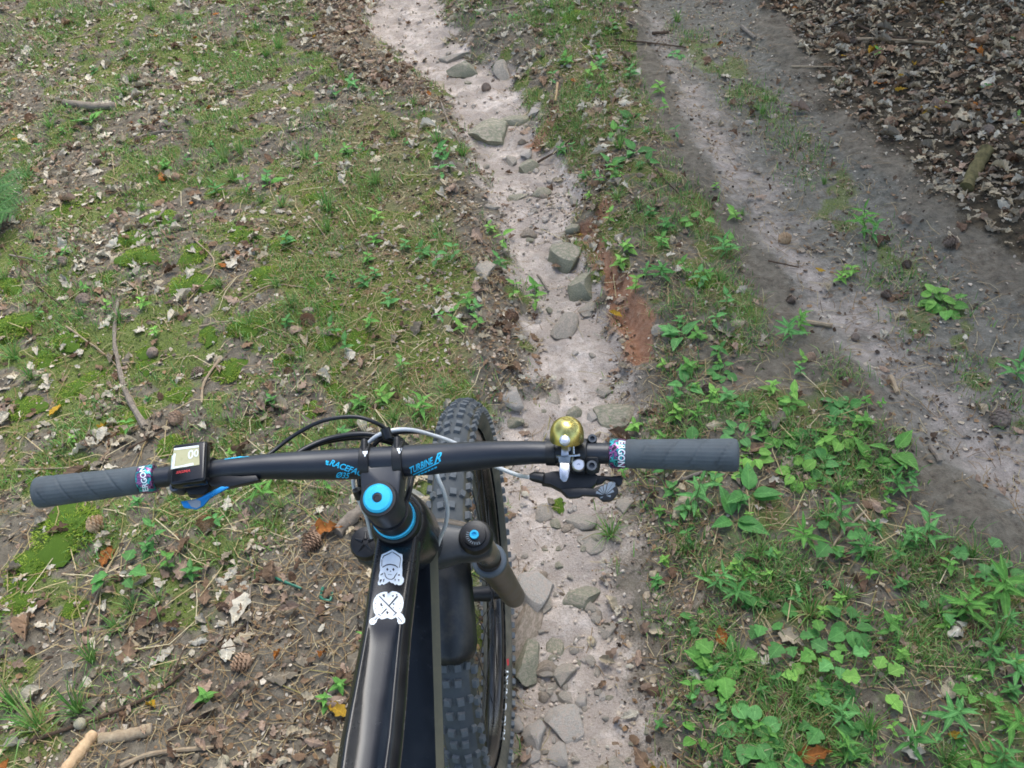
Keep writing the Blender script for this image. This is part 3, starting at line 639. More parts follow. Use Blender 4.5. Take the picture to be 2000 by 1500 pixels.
# ------------------------------------------------------------------ grass, moss
def blades(P, ln, wd, az, lean, rs=None):
    m = len(P); d = np.stack([np.cos(az), np.sin(az), np.zeros(m)], -1); s = np.stack([-np.sin(az), np.cos(az), np.zeros(m)], -1); up = np.array([0, 0, 1.])
    c1 = P+d*(ln*lean*.35)[:, None]+up*(ln*(1-.3*lean)*.55)[:, None]; c2 = P+d*(ln*lean)[:, None]+up*(ln*np.sqrt(np.clip(1-lean**2, .02, 1))*.9)[:, None]
    w = wd[:, None]
    v = np.stack([P-s*w, P+s*w, c1-s*w*.8, c1+s*w*.8, c2], 1).reshape(-1, 3); q = faces_rep(np.array([(0, 1, 3, 2)]), 5, m); t = faces_rep(np.array([(2, 3, 4)]), 5, m); return v, q, t
GREENS = np.array([srgb(*c)[:3] for c in ((116, 170, 80), (96, 154, 70), (142, 188, 104), (112, 164, 88), (164, 190, 112))])
MOSSC = np.array([srgb(*c)[:3] for c in ((122, 154, 44), (148, 174, 58), (98, 132, 40), (168, 184, 82), (84, 112, 42))])
GRASSM = attr_mat('grass_blade', .6, .3); MOSSM = attr_mat('moss_leaf', .85, .15)
def blade_obj(name, P, ln, wd, az, lean, pal, m_):
    v, q_, t = blades(P, ln, wd, az, lean); me = mesh_np(name, v, [q_, t], True); point_col(me, 'tint', np.repeat(pal[rng.integers(0, len(pal), len(P))]*rng.uniform(.6, 1.2, len(P))[:, None], 5, 0)); me.materials.append(m_); return me
gx_, gy_ = [], []
for n_, dn_, box in ((120000, lambda z, x, y: np.clip(.62*z['lush']*sstep(-.14, .14, fbm(x, y, 6, 3, 61))+.16*z['margin']*sstep(-.02, .1, fbm(x, y, 9, 2, 66)), 0, 1), (.3, 1.7, -.45, 1.0)),
                     (330000, lambda z, x, y: np.clip(.5*z['left']*(1-z['litter'])*sstep(-.06, .12, fbm(x, y, 5, 3, 63))*(.55+.45*z['moss']), 0, 1), (-2.9, .3, -.35, 4.2)),
                     (120000, lambda z, x, y: np.clip(.8*z['ridge']*sstep(-.12, .10, fbm(x, y, 6, 3, 62))+.6*z['strip']*z['track']*sstep(-.08, .12, fbm(x, y, 7, 2, 64)), 0, 1), (-.2, 1.9, .6, 4.6)),
                     (30000, lambda z, x, y: np.clip(.12*z['left']*(1-z['litter'])+.03*z['slope']*(y < 2), 0, 1), (-3.5, 2.9, 2, 5))):
    x, y = sample(n_, dn_, *box); gx_.append(x); gy_.append(y)
x = np.concatenate(gx_); y = np.concatenate(gy_); m_ = len(x); 
GPAL = np.concatenate([GREENS, GREENS, np.array([srgb(*c)[:3] for c in ((178, 164, 120), (196, 184, 142), (150, 144, 92))])])
me = blade_obj('grass', np.stack([x, y, hz(x, y)-.002], -1), rng.uniform(.012, .055, m_), rng.uniform(.0006, .0016, m_), rng.uniform(0, 6.28, m_), rng.uniform(.3, .98, m_), GPAL, GRASSM); tag(link('grass', me), 'sparse short green grass on the banks', 'grass', kind='stuff')
x, y = sample(600000, lambda z, x, y: np.clip(.8*z['moss']*(.4+.6*z['left']+.1*z['olive']), 0, 1)); m_ = len(x)
me = blade_obj('moss_carpet', np.stack([x, y, hz(x, y)-.001], -1), rng.uniform(.004, .012, m_), rng.uniform(.0008, .0018, m_), rng.uniform(0, 6.28, m_), rng.uniform(.2, .9, m_), MOSSC, MOSSM); tag(link('moss_carpet', me), 'thin carpet of olive moss on the banks', 'moss', kind='stuff')
def cushion_mesh(seed):
    r = np.random.default_rng(seed); rows = 7; seg = 18; v = [(0, 0, .55)]
    for i in range(1, rows):
        for j in range(seg):
            a = 2*math.pi*j/seg; rr = i/(rows-1)*(1+.26*math.sin(2*a+seed)+.18*math.sin(3*a+seed*2)+.12*math.sin(7*a+seed)+.06*r.normal()); v.append((rr*math.cos(a), rr*math.sin(a), .55*(1-(i/(rows-1))**2.2)-(.12 if i == rows-1 else 0)+.04*r.normal()))
    t = [(0, 1+j, 1+(j+1) % seg) for j in range(seg)]; q_ = [(1+(i-1)*seg+j, 1+i*seg+j, 1+i*seg+(j+1) % seg, 1+(i-1)*seg+(j+1) % seg) for i in range(1, rows-1) for j in range(seg)]
    v = np.array(v); nb = 1500; rr = np.sqrt(r.random(nb))*.98; a = r.uniform(0, 6.28, nb); P = np.stack([rr*np.cos(a), rr*np.sin(a), .5*(1-rr**2.2)-.03], -1)
    bvv, bq, bt = blades(P, r.uniform(.10, .24, nb), r.uniform(.012, .028, nb), a+r.normal(0, .9, nb), np.clip(.3+.6*rr+r.normal(0, .2, nb), .05, .95))
    me = mesh_np('moss_cushion', np.concatenate([v, bvv]), [np.array(t), np.concatenate([np.array(q_), bq+len(v)]), bt+len(v)]); col = np.concatenate([np.tile(MOSSC[2]*.7, (len(v), 1)), np.repeat(MOSSC[r.integers(0, 5, nb)]*r.uniform(.7, 1.1, nb)[:, None], 5, 0)]); point_col(me, 'tint', col); me.materials.append(MOSSM); return me
CUSH = [cushion_mesh(s) for s in range(5)]
moss_px = [(442, 722, 62), (48, 795, 58), (20, 560, 70), (18, 640, 80), (135, 660, 60), (130, 1035, 110), (270, 500, 60), (375, 495, 70), (360, 560, 80), (250, 470, 60), (310, 430, 60), (545, 480, 70), (470, 460, 60), (560, 170, 30), (490, 90, 30),
           (120, 410, 60), (150, 530, 45), (215, 540, 50), (285, 710, 45), (290, 680, 40), (345, 775, 50), (640, 755, 60), (560, 700, 50), (140, 770, 70), (60, 1110, 90), (30, 1180, 70), (690, 660, 50), (660, 720, 45), (260, 820, 60), (210, 830, 45), (320, 870, 55),
           (600, 390, 45), (570, 330, 40), (520, 540, 60), (470, 640, 55), (410, 650, 50), (180, 740, 45), (95, 700, 60), (510, 620, 45), (640, 600, 50), (700, 570, 40), (740, 700, 45), (150, 1180, 50), (85, 930, 50), (1120, 38, 70), (1190, 55, 40), (1150, 100, 50), (1370, 550, 50),
           (590, 560, 40), (780, 640, 45), (830, 720, 40), (600, 800, 45), (300, 270, 35), (420, 380, 35), (650, 340, 35), (720, 300, 35), (640, 660, 45), (1095, 985, 30)]
for i, (px, py, wpx) in enumerate(moss_px):
    P = gp(px, py); s = wpx/(FPX/pix(P)[0][2])/2; o = link('moss_cushion', CUSH[i % 5]); o.location = P-V(0, 0, .003); o.scale = (s*1.25, s*rng.uniform(.8, 1.3), s*rng.uniform(.3, .5)); o.rotation_euler = (0, 0, rng.uniform(0, 6.28))
    label_later(o, 'bright olive moss cushion' if wpx > 55 else 'small olive moss cushion', 'moss', 'moss cushions', P, 'the moss mound' if i == 0 else None)
def tuft_mesh(seed, n=46, dry=.15):
    r = np.random.default_rng(seed); a = r.uniform(0, 6.28, n); P = np.stack([.10*np.cos(a)*r.random(n), .10*np.sin(a)*r.random(n), np.zeros(n)-.02], -1)
    v, q_, t = blades(P, r.uniform(.35, 1.0, n), r.uniform(.008, .018, n), a+r.normal(0, .6, n), np.clip(r.normal(.55, .25, n), .05, .97)); me = mesh_np('grass_tuft', v, [q_, t]); c = GREENS[r.integers(0, 5, n)]; c[r.random(n) < dry] = srgb(176, 164, 112)[:3]
    point_col(me, 'tint', np.repeat(c*r.uniform(.75, 1.1, n)[:, None], 5, 0)); me.materials.append(GRASSM); return me
TUFT = [tuft_mesh(s) for s in range(5)]
tufts = [(545, 95, .13, 3), (520, 110, .10, 2), (440, 318, .12, 3), (470, 300, .10, 2), (415, 325, .09, 2), (640, 410, .13, 2), (735, 360, .11, 2), (640, 450, .08, 2), (145, 150, .08, 1), (710, 180, .06, 1), (300, 20, .10, 2), (350, 40, .09, 2), (1210, 290, .11, 2), (1450, 420, .05, 1),
         (1690, 490, .05, 1), (1610, 360, .06, 1), (1480, 215, .06, 1), (30, 700, .12, 2), (60, 740, .09, 1), (70, 1420, .13, 3), (150, 1390, .12, 2), (30, 1380, .12, 2), (230, 1230, .09, 2), (260, 1190, .08, 1), (310, 1180, .08, 1), (180, 1290, .09, 1), (1700, 1090, .08, 1), (1650, 1170, .08, 1), (1500, 1180, .08, 1), (1440, 1300, .09, 2), (1900, 1090, .08, 1),
         (1480, 1330, .08, 1), (1550, 1360, .08, 1), (1340, 1080, .07, 1), (1380, 1130, .08, 1), (1850, 1490, .10, 2), (1700, 1430, .09, 1), (1950, 1250, .09, 2), (1830, 1200, .08, 1), (550, 990, .06, 1), (490, 640, .06, 1), (590, 700, .06, 1), (540, 560, .07, 1), (160, 620, .08, 1), (85, 440, .07, 1), (380, 120, .09, 2), (250, 90, .08, 1), (620, 40, .08, 2), (430, 560, .07, 1), (280, 410, .07, 1), (1330, 90, .05, 1), (1060, 110, .06, 1), (770, 820, .07, 1), (690, 830, .07, 1), (760, 770, .05, 1), (1250, 330, .06, 1), (1640, 170, .06, 1)]
for i, (px, py, h, n) in enumerate(tufts):
    P = gp(px, py); o = link('grass_tuft', TUFT[i % 5]); o.location = P; o.scale = (h, h, h*rng.uniform(.8, 1.1)); o.rotation_euler = (0, 0, rng.uniform(0, 6.28))
    label_later(o, ('large' if h >= .11 else 'thin')+' tuft of green grass', 'grass tuft', 'grass tufts', P)
x, y = sample(1500, lambda z, x, y: np.clip(.22*z['left']*(1-z['litter'])*(.3+.7*(y > 1))+.35*z['ridge']+.55*z['lush']+.25*z['strip']*z['track'], 0, 1)*.5)
for i in range(len(x)):
    P = V(x[i], y[i], float(hz(x[i], y[i]))); q = pix(P)[0]
    if not (0 < q[0] < 2000 and 0 < q[1] < 1500): continue
    h = rng.uniform(.045, .085)*(1.2 if y[i] > 2 else 1); o = link('grass_tuft', TUFT[i % 5]); o.location = P; o.scale = (h*1.3, h*1.3, h); o.rotation_euler = (0, 0, rng.uniform(0, 6.28)); label_later(o, 'short tuft of grass', 'grass tuft', 'grass tufts', P)
# ------------------------------------------------------------------ cones, twigs, wood
def wood_mat(name, c0, c1, sc=60):
    m, nt, p = mat(name); tc = N(nt, 'TexCoord'); n = noise(nt, sc, 6, .7, vec=tc.outputs['Object']); n2 = noise(nt, sc*5, 4, .7, vec=tc.outputs['Object'])
    c = ramp(nt, n.outputs[0], [(.3, c0), (.7, c1)]); L(nt, c, p.inputs['Base Color']); p.inputs['Roughness'].default_value = .9; p.inputs['Specular IOR Level'].default_value = .2
    b = bump(nt, p, n.outputs[0], .6, .003); bump(nt, p, n2.outputs[0], .5, .001, b); return m
W_GREY = wood_mat('weathered_wood', srgb(104, 94, 84), srgb(152, 140, 124)); W_DARK = wood_mat('dark_twig', srgb(62, 50, 42), srgb(104, 86, 70)); W_PALE = wood_mat('peeled_wood', srgb(178, 142, 104), srgb(216, 186, 146)); W_BARK = wood_mat('lichen_bark', srgb(70, 66, 44), srgb(126, 116, 78), 40)
W_TAN = wood_mat('tan_twig', srgb(138, 118, 94), srgb(178, 160, 132))
CONE = simple('cone_scale', srgb(164, 134, 108), .85, nscale=90, namt=.5); CONE_T = simple('cone_scale_tan', srgb(186, 154, 118), .85, nscale=90, namt=.5); CONE_D = simple('cone_scale_dark', srgb(140, 122, 106), .85, nscale=90, namt=.5)
def cone_mesh(seed, m):
    r = np.random.default_rng(seed); v, q_ = [], []; ga = 2.39996; n = 74
    def rad(t): return .40*math.sin(math.pi*min(1, .10+.86*t)**.8)**.8+.02
    mb = MB(); mb.lathe((0, -.5, 0), (0, 1, 0), [(t, .62*rad(t)) for t in np.linspace(.02, .98, 9)], 10)
    for i in range(n):
        t = (i+.5)/n; a = i*ga; R0 = .55*rad(t); R1 = rad(t)*r.uniform(.92, 1.08); d = V(math.cos(a), 0, math.sin(a)); s = V(-math.sin(a), 0, math.cos(a)); yy = t-.5; w_ = .115*(.5+rad(t)*1.3)
        fwd = .10*(1-t)+.03
        mb.add([d*R0+V(0, yy-.03, 0)-s*w_*.5, d*R0+V(0, yy-.03, 0)+s*w_*.5, d*R1+V(0, yy+fwd, 0)+s*w_, d*(R1+.03)+V(0, yy+fwd+.035, 0), d*R1+V(0, yy+fwd, 0)-s*w_, d*(R1-.02)+V(0, yy+fwd-.05, 0)], [(0, 1, 2, 3, 4), (0, 4, 5), (4, 3, 5), (3, 2, 5), (2, 1, 5)])
    me = mb.mesh('pine_cone', smooth=False); me.materials.append(m); return me
CONES = [cone_mesh(1, CONE), cone_mesh(2, CONE_T), cone_mesh(3, CONE_D)]
cones = [(1532, 472, 30, 1), (1583, 702, 24, 0), (1545, 590, 22, 2), (1670, 662, 20, 2), (950, 176, 22, 2), (1952, 824, 44, 2), (560, 752, 34, 0), (602, 632, 34, 0), (196, 578, 36, 0), (165, 592, 32, 2), (300, 693, 26, 2), (225, 735, 28, 0), (345, 822, 34, 0), (165, 832, 42, 0), (190, 1030, 42, 1), (405, 1028, 40, 1),
         (645, 1028, 38, 0), (612, 1065, 46, 0), (95, 1150, 44, 0), (475, 1300, 46, 0), (388, 732, 28, 2), (475, 692, 26, 0), (320, 250, 18, 2), (300, 285, 20, 2), (190, 320, 20, 2), (345, 350, 20, 0), (100, 380, 24, 2), (60, 235, 22, 0), (245, 185, 16, 2), (270, 275, 16, 2), (350, 430, 20, 2), (195, 460, 24, 2), (225, 430, 22, 0), (25, 180, 20, 0),
         (1855, 480, 34, 2), (1770, 520, 22, 2), (1985, 520, 40, 2), (1380, 765, 26, 2), (1770, 1090, 32, 0), (1000, 624, 34, 0), (565, 730, 22, 0), (425, 130, 16, 2), (125, 515, 24, 2), (1660, 750, 34, 2), (1730, 580, 24, 2)]
x, y = sample(1800, lambda z, x, y: .045*z['slope']); 
cones = [c for i, c in enumerate(cones) if i < 6 or i % 5 not in (1, 3)]
for i in range(len(x)):
    q = pix((x[i], y[i], float(hz(x[i], y[i]))))[0]
    if 0 < q[0] < 2000 and 0 < q[1] < 700: cones.append((q[0], q[1], .050*FPX/q[2]*rng.uniform(.8, 1.1), 2 if rng.random() < .7 else 0))
for i, (px, py, wpx, k) in enumerate(cones):
    P = gp(px, py); s = min(.052, .88*wpx/(FPX/pix(P)[0][2])); o = link('pine_cone', CONES[k]); o.location = P+V(0, 0, s*.26); o.scale = (s*1.15, s, s*1.15); o.rotation_euler = (rng.normal(0, .2), rng.uniform(0, 6), rng.uniform(0, 6.28))
    label_later(o, {0: 'brown open pine cone', 1: 'tan pine cone', 2: 'dark old pine cone'}[k], 'pine cone', 'fallen pine cones', P, 'the pine cone on the track' if i == 0 else None)

def twig(pxs, r0, r1, m, label=None, lift=.004, name='twig', branches=()):
    P = [gp(a, b) for a, b in pxs]; path = spline(P, 5); n = len(path)
    path = [V(p[0], p[1], max(p[2], float(hz(p[0], p[1])))+lift+.5*r0) for p in path]
    c = path[0].copy(); mb = MB(); rr = [r0+(r1-r0)*i/(n-1) for i in range(n)]; rr = [a*(1+.12*math.sin(i*1.7)) for i, a in enumerate(rr)]
    mb.tube([p-c for p in path], rr, 7)
    for t, da, ln in branches:
        i = int(t*(n-1)); d = nrm(path[min(i+1, n-1)]-path[max(0, i-1)]); ca, sa = math.cos(da), math.sin(da); e = V(d[0]*ca-d[1]*sa, d[0]*sa+d[1]*ca, .12); mb.tube([path[i]-c, path[i]-c+e*ln*.5+V(0, 0, .004), path[i]-c+e*ln], [rr[i]*.6, rr[i]*.45, rr[i]*.25], 6)
    o = mb.obj(name, m); o.location = c
    return o, c
HT = [([(232, 590), (225, 650), (232, 710), (250, 775), (285, 838)], .0045, .0095, W_GREY, 'long curved weathered twig lying left above the computer', ((.1, .7, .06),)),
      ([(130, 640), (200, 690), (232, 720)], .003, .002, W_TAN, 'thin tan twig meeting the long curved twig', ()),
      ([(125, 600), (75, 560), (20, 480)], .003, .002, W_DARK, 'thin dark twig below the fern', ()),
      ([(265, 470), (300, 440), (328, 405)], .005, .004, W_GREY, 'short grey stick standing against the moss above the fern level', ()),
      ([(285, 450), (345, 445)], .003, .0025, W_TAN, 'short tan stick right of the grey one', ()),
      ([(0, 270), (90, 230), (180, 240), (260, 225)], .003, .002, W_DARK, 'thin twig passing below the log piece', ()),
      ([(80, 90), (180, 70), (260, 40)], .004, .002, W_TAN, 'tan grass-like twig in the top left', ()),
      ([(150, 70), (60, 50), (0, 20)], .003, .002, W_DARK, 'dark thin twig in the top left corner', ()),
      ([(265, 272), (310, 260), (370, 258)], .004, .003, W_GREY, 'grey straight twig right of the log piece', ()),
      ([(560, 258), (600, 250), (640, 240)], .004, .003, W_GREY, 'grey stick on the upper left bank', ()),
      ([(1265, 315), (1295, 350), (1340, 395)], .0035, .0025, W_DARK, 'dark bent twig on the ridge right of the wedge stone', ()),
      ([(1200, 80), (1260, 85), (1340, 95)], .004, .003, W_DARK, 'dark twig lying across the track head', ()),
      ([(1275, 68), (1305, 66)], .007, .006, W_DARK, 'short thick dark stick on the track head', ()),
      ([(1195, 128), (1240, 127)], .006, .005, W_TAN, 'tan stick left of the track', ()),
      ([(1448, 55), (1475, 78)], .009, .007, W_GREY, 'short grey stick at the foot of the leafy slope', ()),
      ([(1640, 85), (1700, 80), (1830, 88)], .008, .005, W_TAN, 'long tan branch lying on the dark slope', ((.6, .5, .12),)),
      ([(1580, 72), (1650, 40), (1690, 30)], .005, .003, W_GREY, 'grey twig high on the slope', ()),
      ([(1545, 133), (1640, 133)], .004, .003, W_TAN, 'thin tan twig at the lower edge of the slope', ()),
      ([(1740, 200), (1900, 205)], .004, .003, W_TAN, 'thin twig across the leaves of the slope', ()),
      ([(1590, 0), (1640, 35), (1720, 70), (1800, 85)], .006, .004, W_DARK, 'dark branch running down the slope top', ((.5, -.6, .15),)),
      ([(1500, 512), (1560, 525)], .003, .002, W_DARK, 'thin dark twig on the grey track', ()),
      ([(1575, 633), (1625, 641)], .007, .006, W_TAN, 'short tan stick beside the fine-leaved plant on the track', ()),
      ([(1738, 740), (1752, 772)], .008, .006, W_TAN, 'short pale tan stick on the lower track', ()),
      ([(1815, 875), (1835, 905)], .006, .006, W_GREY, 'grey stub of wood on the lower track', ()),
      ([(1690, 905), (1640, 870), (1560, 850)], .003, .002, W_DARK, 'dark thin twig in the plants right of the grip', ()),
      ([(60, 1450), (180, 1410), (300, 1360), (380, 1300), (440, 1260), (490, 1215)], .0045, .003, W_DARK, 'long dark thin branch crossing the brown litter', ((.5, .5, .09), (.75, -.6, .07))),
      ([(330, 1430), (400, 1400), (430, 1370)], .004, .003, W_DARK, 'dark twig parallel below the long dark branch', ()),
      ([(240, 1500), (300, 1475), (420, 1462)], .006, .004, W_TAN, 'tan twig at the bottom edge of the litter', ()),
      ([(490, 1150), (485, 1230), (465, 1320)], .003, .002, W_GREY, 'thin grey twig hanging across the litter', ()),
      ([(220, 1100), (190, 1170), (170, 1220), (160, 1270)], .003, .002, W_TAN, 'straw coloured stem left of the litter', ()),
      ([(540, 1190), (520, 1210)], .004, .003, W_TAN, 'tiny pale stick in the litter', ()),
      ([(30, 920), (90, 918), (170, 915)], .003, .002, W_TAN, 'thin straw twig above the left grip', ()),
      ([(250, 880), (300, 855), (330, 835)], .003, .002, W_DARK, 'dark thin twig above the computer', ()),
      ([(860, 200), (880, 250), (900, 285)], .005, .003, W_GREY, 'root-like twig along the left lip of the upper gully', ()),
      ([(780, 210), (830, 205), (868, 195)], .004, .003, W_DARK, 'dark twig lying on the left lip of the gully', ()),
      ([(1085, 200), (1089, 165)], .005, .005, W_PALE, 'short pale stick beside a cone on the ridge', ()),
      ([(1205, 200), (1230, 210)], .005, .004, W_TAN, 'short tan stick on the upper ridge', ()),
      ([(1050, 320), (1100, 290), (1130, 260)], .005, .003, W_DARK, 'dark root in the right wall below the slab', ()),
      ([(950, 30), (1010, 15)], .005, .004, W_GREY, 'grey stick at the top between gully and mossy hump', ()),
      ([(1310, 950), (1360, 930), (1390, 918)], .005, .004, W_GREY, 'grey twig under the right grip', ()),
      ([(1690, 1000), (1640, 1050), (1610, 1100)], .003, .002, W_TAN, 'straw stem among the right plants', ()),
      ([(930, 510), (960, 545)], .003, .002, W_DARK, 'dark twig beside the half buried gully stone', ()),
      ([(1050, 540), (1072, 572)], .004, .003, W_GREY, 'small grey twig left of the paired boulders', ()),
      ([(560, 940), (620, 955), (680, 970)], .003, .002, W_TAN, 'thin straw lying under the handlebar', ()),
      ([(610, 430), (640, 470)], .003, .002, W_TAN, 'thin tan twig on the mossy bank', ()),
      ([(20, 500), (110, 520)], .003, .002, W_GREY, 'thin grey twig at the left edge', ()),
      ([(380, 470), (420, 520), (360, 600)], .0025, .002, W_TAN, 'bent tan stem in the middle of the left bank', ()),
      ([(430, 705), (400, 750), (395, 790)], .0045, .003, W_TAN, 'yellowish stem beside the moss mound', ()),
      ([(470, 590), (530, 560), (600, 565)], .0025, .002, W_TAN, 'tan stem across the mossy bank', ()),
      ([(390, 640), (470, 630), (560, 660)], .0025, .002, W_TAN, 'thin arched stem above the moss mound', ())]
for pts, r0, r1, m, lab, br in HT:
    o, c = twig(pts, r0, r1, m, branches=br); tag(o, lab, 'twig', 'twigs on the forest floor')
def log(pxs, r, m, lab, cap=None, name='log_piece'):
    P = [gp(a, b) for a, b in pxs]; path = spline([p+V(0, 0, r*.6) for p in P], 6); n = len(path); c = path[0].copy(); mb = MB()
    rr = [r*(1+.10*math.sin(i*2.1+r*900)+.05*math.sin(i*5.3)) for i in range(n)]
    o = mb.tube([p-c for p in path], rr, 14).obj(name, m, sharp=50); o.location = c; tag(o, lab, 'wood'); 
    if cap: q_ = MB().lathe(P[-1]+V(0, 0, r*.6)-c, nrm(path[-1]-path[-2]), [(.0, r*.9), (.002, r*.85)], 14).obj('cut_end', cap, o)
    return o
log([(128, 205), (180, 212), (228, 212)], .017, W_GREY, 'short weathered grey log piece on the upper left bank', W_PALE)
log([(130, 1510), (165, 1465), (188, 1437)], .013, W_PALE, 'pale peeled broken stick at the bottom left corner', W_PALE, 'broken_stick')
log([(196, 1448), (250, 1440), (300, 1428)], .013, W_TAN, 'weathered tan stick lying behind the pale broken one', W_GREY, 'broken_stick')
log([(1885, 375), (1905, 335), (1925, 300)], .022, W_BARK, 'lichen covered barky branch on the leafy slope', W_PALE, 'bark_branch')
log([(660, 1045), (690, 1015), (730, 985)], .016, W_GREY, 'grey log end lying under the stem behind the fork cap', None)

# ------------------------------------------------------------------ living plants
GM = [leaf_mat('green_leaf_mid', srgb(86, 142, 54), srgb(126, 184, 84)), leaf_mat('green_leaf_blue', srgb(84, 144, 72), srgb(126, 188, 104)), leaf_mat('green_leaf_light', srgb(110, 166, 62), srgb(154, 204, 96)), leaf_mat('green_leaf_dark', srgb(72, 128, 58), srgb(106, 166, 84))]
STEM = simple('green_stem', srgb(104, 128, 68), .6, nscale=80, namt=.25)
_lm = {}
def live_leaf(kind, k, g):
    key = (kind, k, g)
    if key not in _lm:
        v, f = leaf_geo(kind, 300+k, 9, 5, .2, True); me = mesh_np(kind+'_leaf', v, f); me.materials.append(GM[g]); _lm[key] = me
    return _lm[key]
def leafM(pos, az, el, ln, roll=0.0): return Matrix.Translation(Vector(pos)) @ Matrix.Rotation(az-math.pi/2, 4, 'Z') @ Matrix.Rotation(el, 4, 'X') @ Matrix.Rotation(roll, 4, 'Y') @ Matrix.Diagonal((ln, ln, ln, 1))
def spec_plant(kind, seed):
    r = random.Random(seed); g = r.choice([0, 0, 1, 1, 2]); mb = MB(); lv = []
    if kind == 'seedling':
        h = r.uniform(.025, .055); n = r.choice([2, 3, 3, 4]); top = V(r.uniform(-.01, .01), r.uniform(-.01, .01), h); mb.tube([V(0, 0, -.01), top*.5+V(.003, 0, 0), top], [.0012, .001, .0008], 5); a0 = r.uniform(0, 6)
        for i in range(n):
            t = (i+1)/n; P = top*t
            for s in (0, 1): lv.append(('ovate', i % 3, leafM(P, a0+i*1.571+s*math.pi+r.uniform(-.3, .3), r.uniform(-.1, .45)+.3*t*(i == n-1), r.uniform(.020, .034)*(1.15-.35*t*(n > 2)), r.uniform(-.3, .3))))
    elif kind == 'rosette':
        n = r.randint(5, 9); a0 = r.uniform(0, 6)
        for i in range(n):
            a = a0+i*2.4; el = r.uniform(.25, .9); ln = r.uniform(.015, .045); e = V(math.cos(a)*math.cos(el), math.sin(a)*math.cos(el), math.sin(el))*ln; mb.tube([V(0, 0, -.008), e*.5+V(0, 0, .003), e], [.0014, .0012, .001], 5); lv.append(('round', i % 3, leafM(e, a, r.uniform(-.25, .3), r.uniform(.035, .056), r.uniform(-.35, .35))))
    elif kind == 'lance':
        h = r.uniform(.07, .14); ax = V(r.uniform(-.03, .03), r.uniform(-.03, .03), h); mb.tube([V(0, 0, -.01), ax*.5+V(.004, .002, 0), ax], [.0022, .0018, .001], 6); n = r.randint(9, 13)
        for i in range(n):
            t = .2+.8*i/(n-1); lv.append(('lance', i % 3, leafM(ax*t, i*2.4, r.uniform(-.05, .45)+.5*(t > .9), r.uniform(.055, .095)*(1.1-.45*t), r.uniform(-.3, .3))))
    elif kind == 'lobed':
        n = r.randint(3, 6)
        for i in range(n):
            a = i*2.3+r.uniform(-.3, .3); el = r.uniform(.4, 1.0); ln = r.uniform(.03, .06); e = V(math.cos(a)*math.cos(el), math.sin(a)*math.cos(el), math.sin(el))*ln; mb.tube([V(0, 0, -.008), e*.5+V(0, 0, .004), e], [.0014, .0012, .001], 5); lv.append(('lobed', i % 3, leafM(e, a, r.uniform(-.2, .25), r.uniform(.034, .054), r.uniform(-.3, .3))))
    elif kind == 'dock':
        n = r.randint(3, 5)
        for i in range(n):
            a = i*2.0+r.uniform(-.4, .4); mb.tube([V(0, 0, -.008), V(math.cos(a)*.012, math.sin(a)*.012, .012)], [.0016, .0012], 5); lv.append(('ovate', i % 3, leafM((math.cos(a)*.012, math.sin(a)*.012, .012), a, r.uniform(.15, .6), r.uniform(.06, .095), r.uniform(-.3, .3))))
    me = mb.mesh('stem'); me.materials.append(STEM); return me, lv, g
SPEC = {k: [spec_plant(k, 50*j+len(k)) for j in range(n)] for k, n in (('seedling', 7), ('rosette', 6), ('lance', 5), ('lobed', 4), ('dock', 4))}
PLAB = {'seedling': ('seedling', 'small seedling with paired oval leaves'), 'rosette': ('round_leaved_plant', 'plant with round leaves on stalks'), 'lance': ('lance_leaved_plant', 'plant with narrow pointed leaves'), 'lobed': ('lobed_leaf_plant', 'plant with broad lobed leaves'), 'dock': ('dock_plant', 'plant with long upright oval leaves')}
def plant(kind, P, sc, j, own=None, lab=None):
    me, lv, g = SPEC[kind][j % len(SPEC[kind])]; nm, d = PLAB[kind]; g = (g+(j//7)) % 4 if kind != 'lance' else (0, 1, 3)[j % 3]
    o = empty(nm, P, (rng.normal(0, .08), rng.normal(0, .08), rng.uniform(0, 6.28))); o.scale = (sc, sc, sc); link('stem', me, o)
    for k_, vi, M in lv: c = link('leaf', live_leaf(k_, vi, g), o); c.matrix_basis = M
    if lab: tag(o, lab, 'plant', 'green plants')
    else: label_later(o, d, 'plant', 'green plants', P, own)
    return o
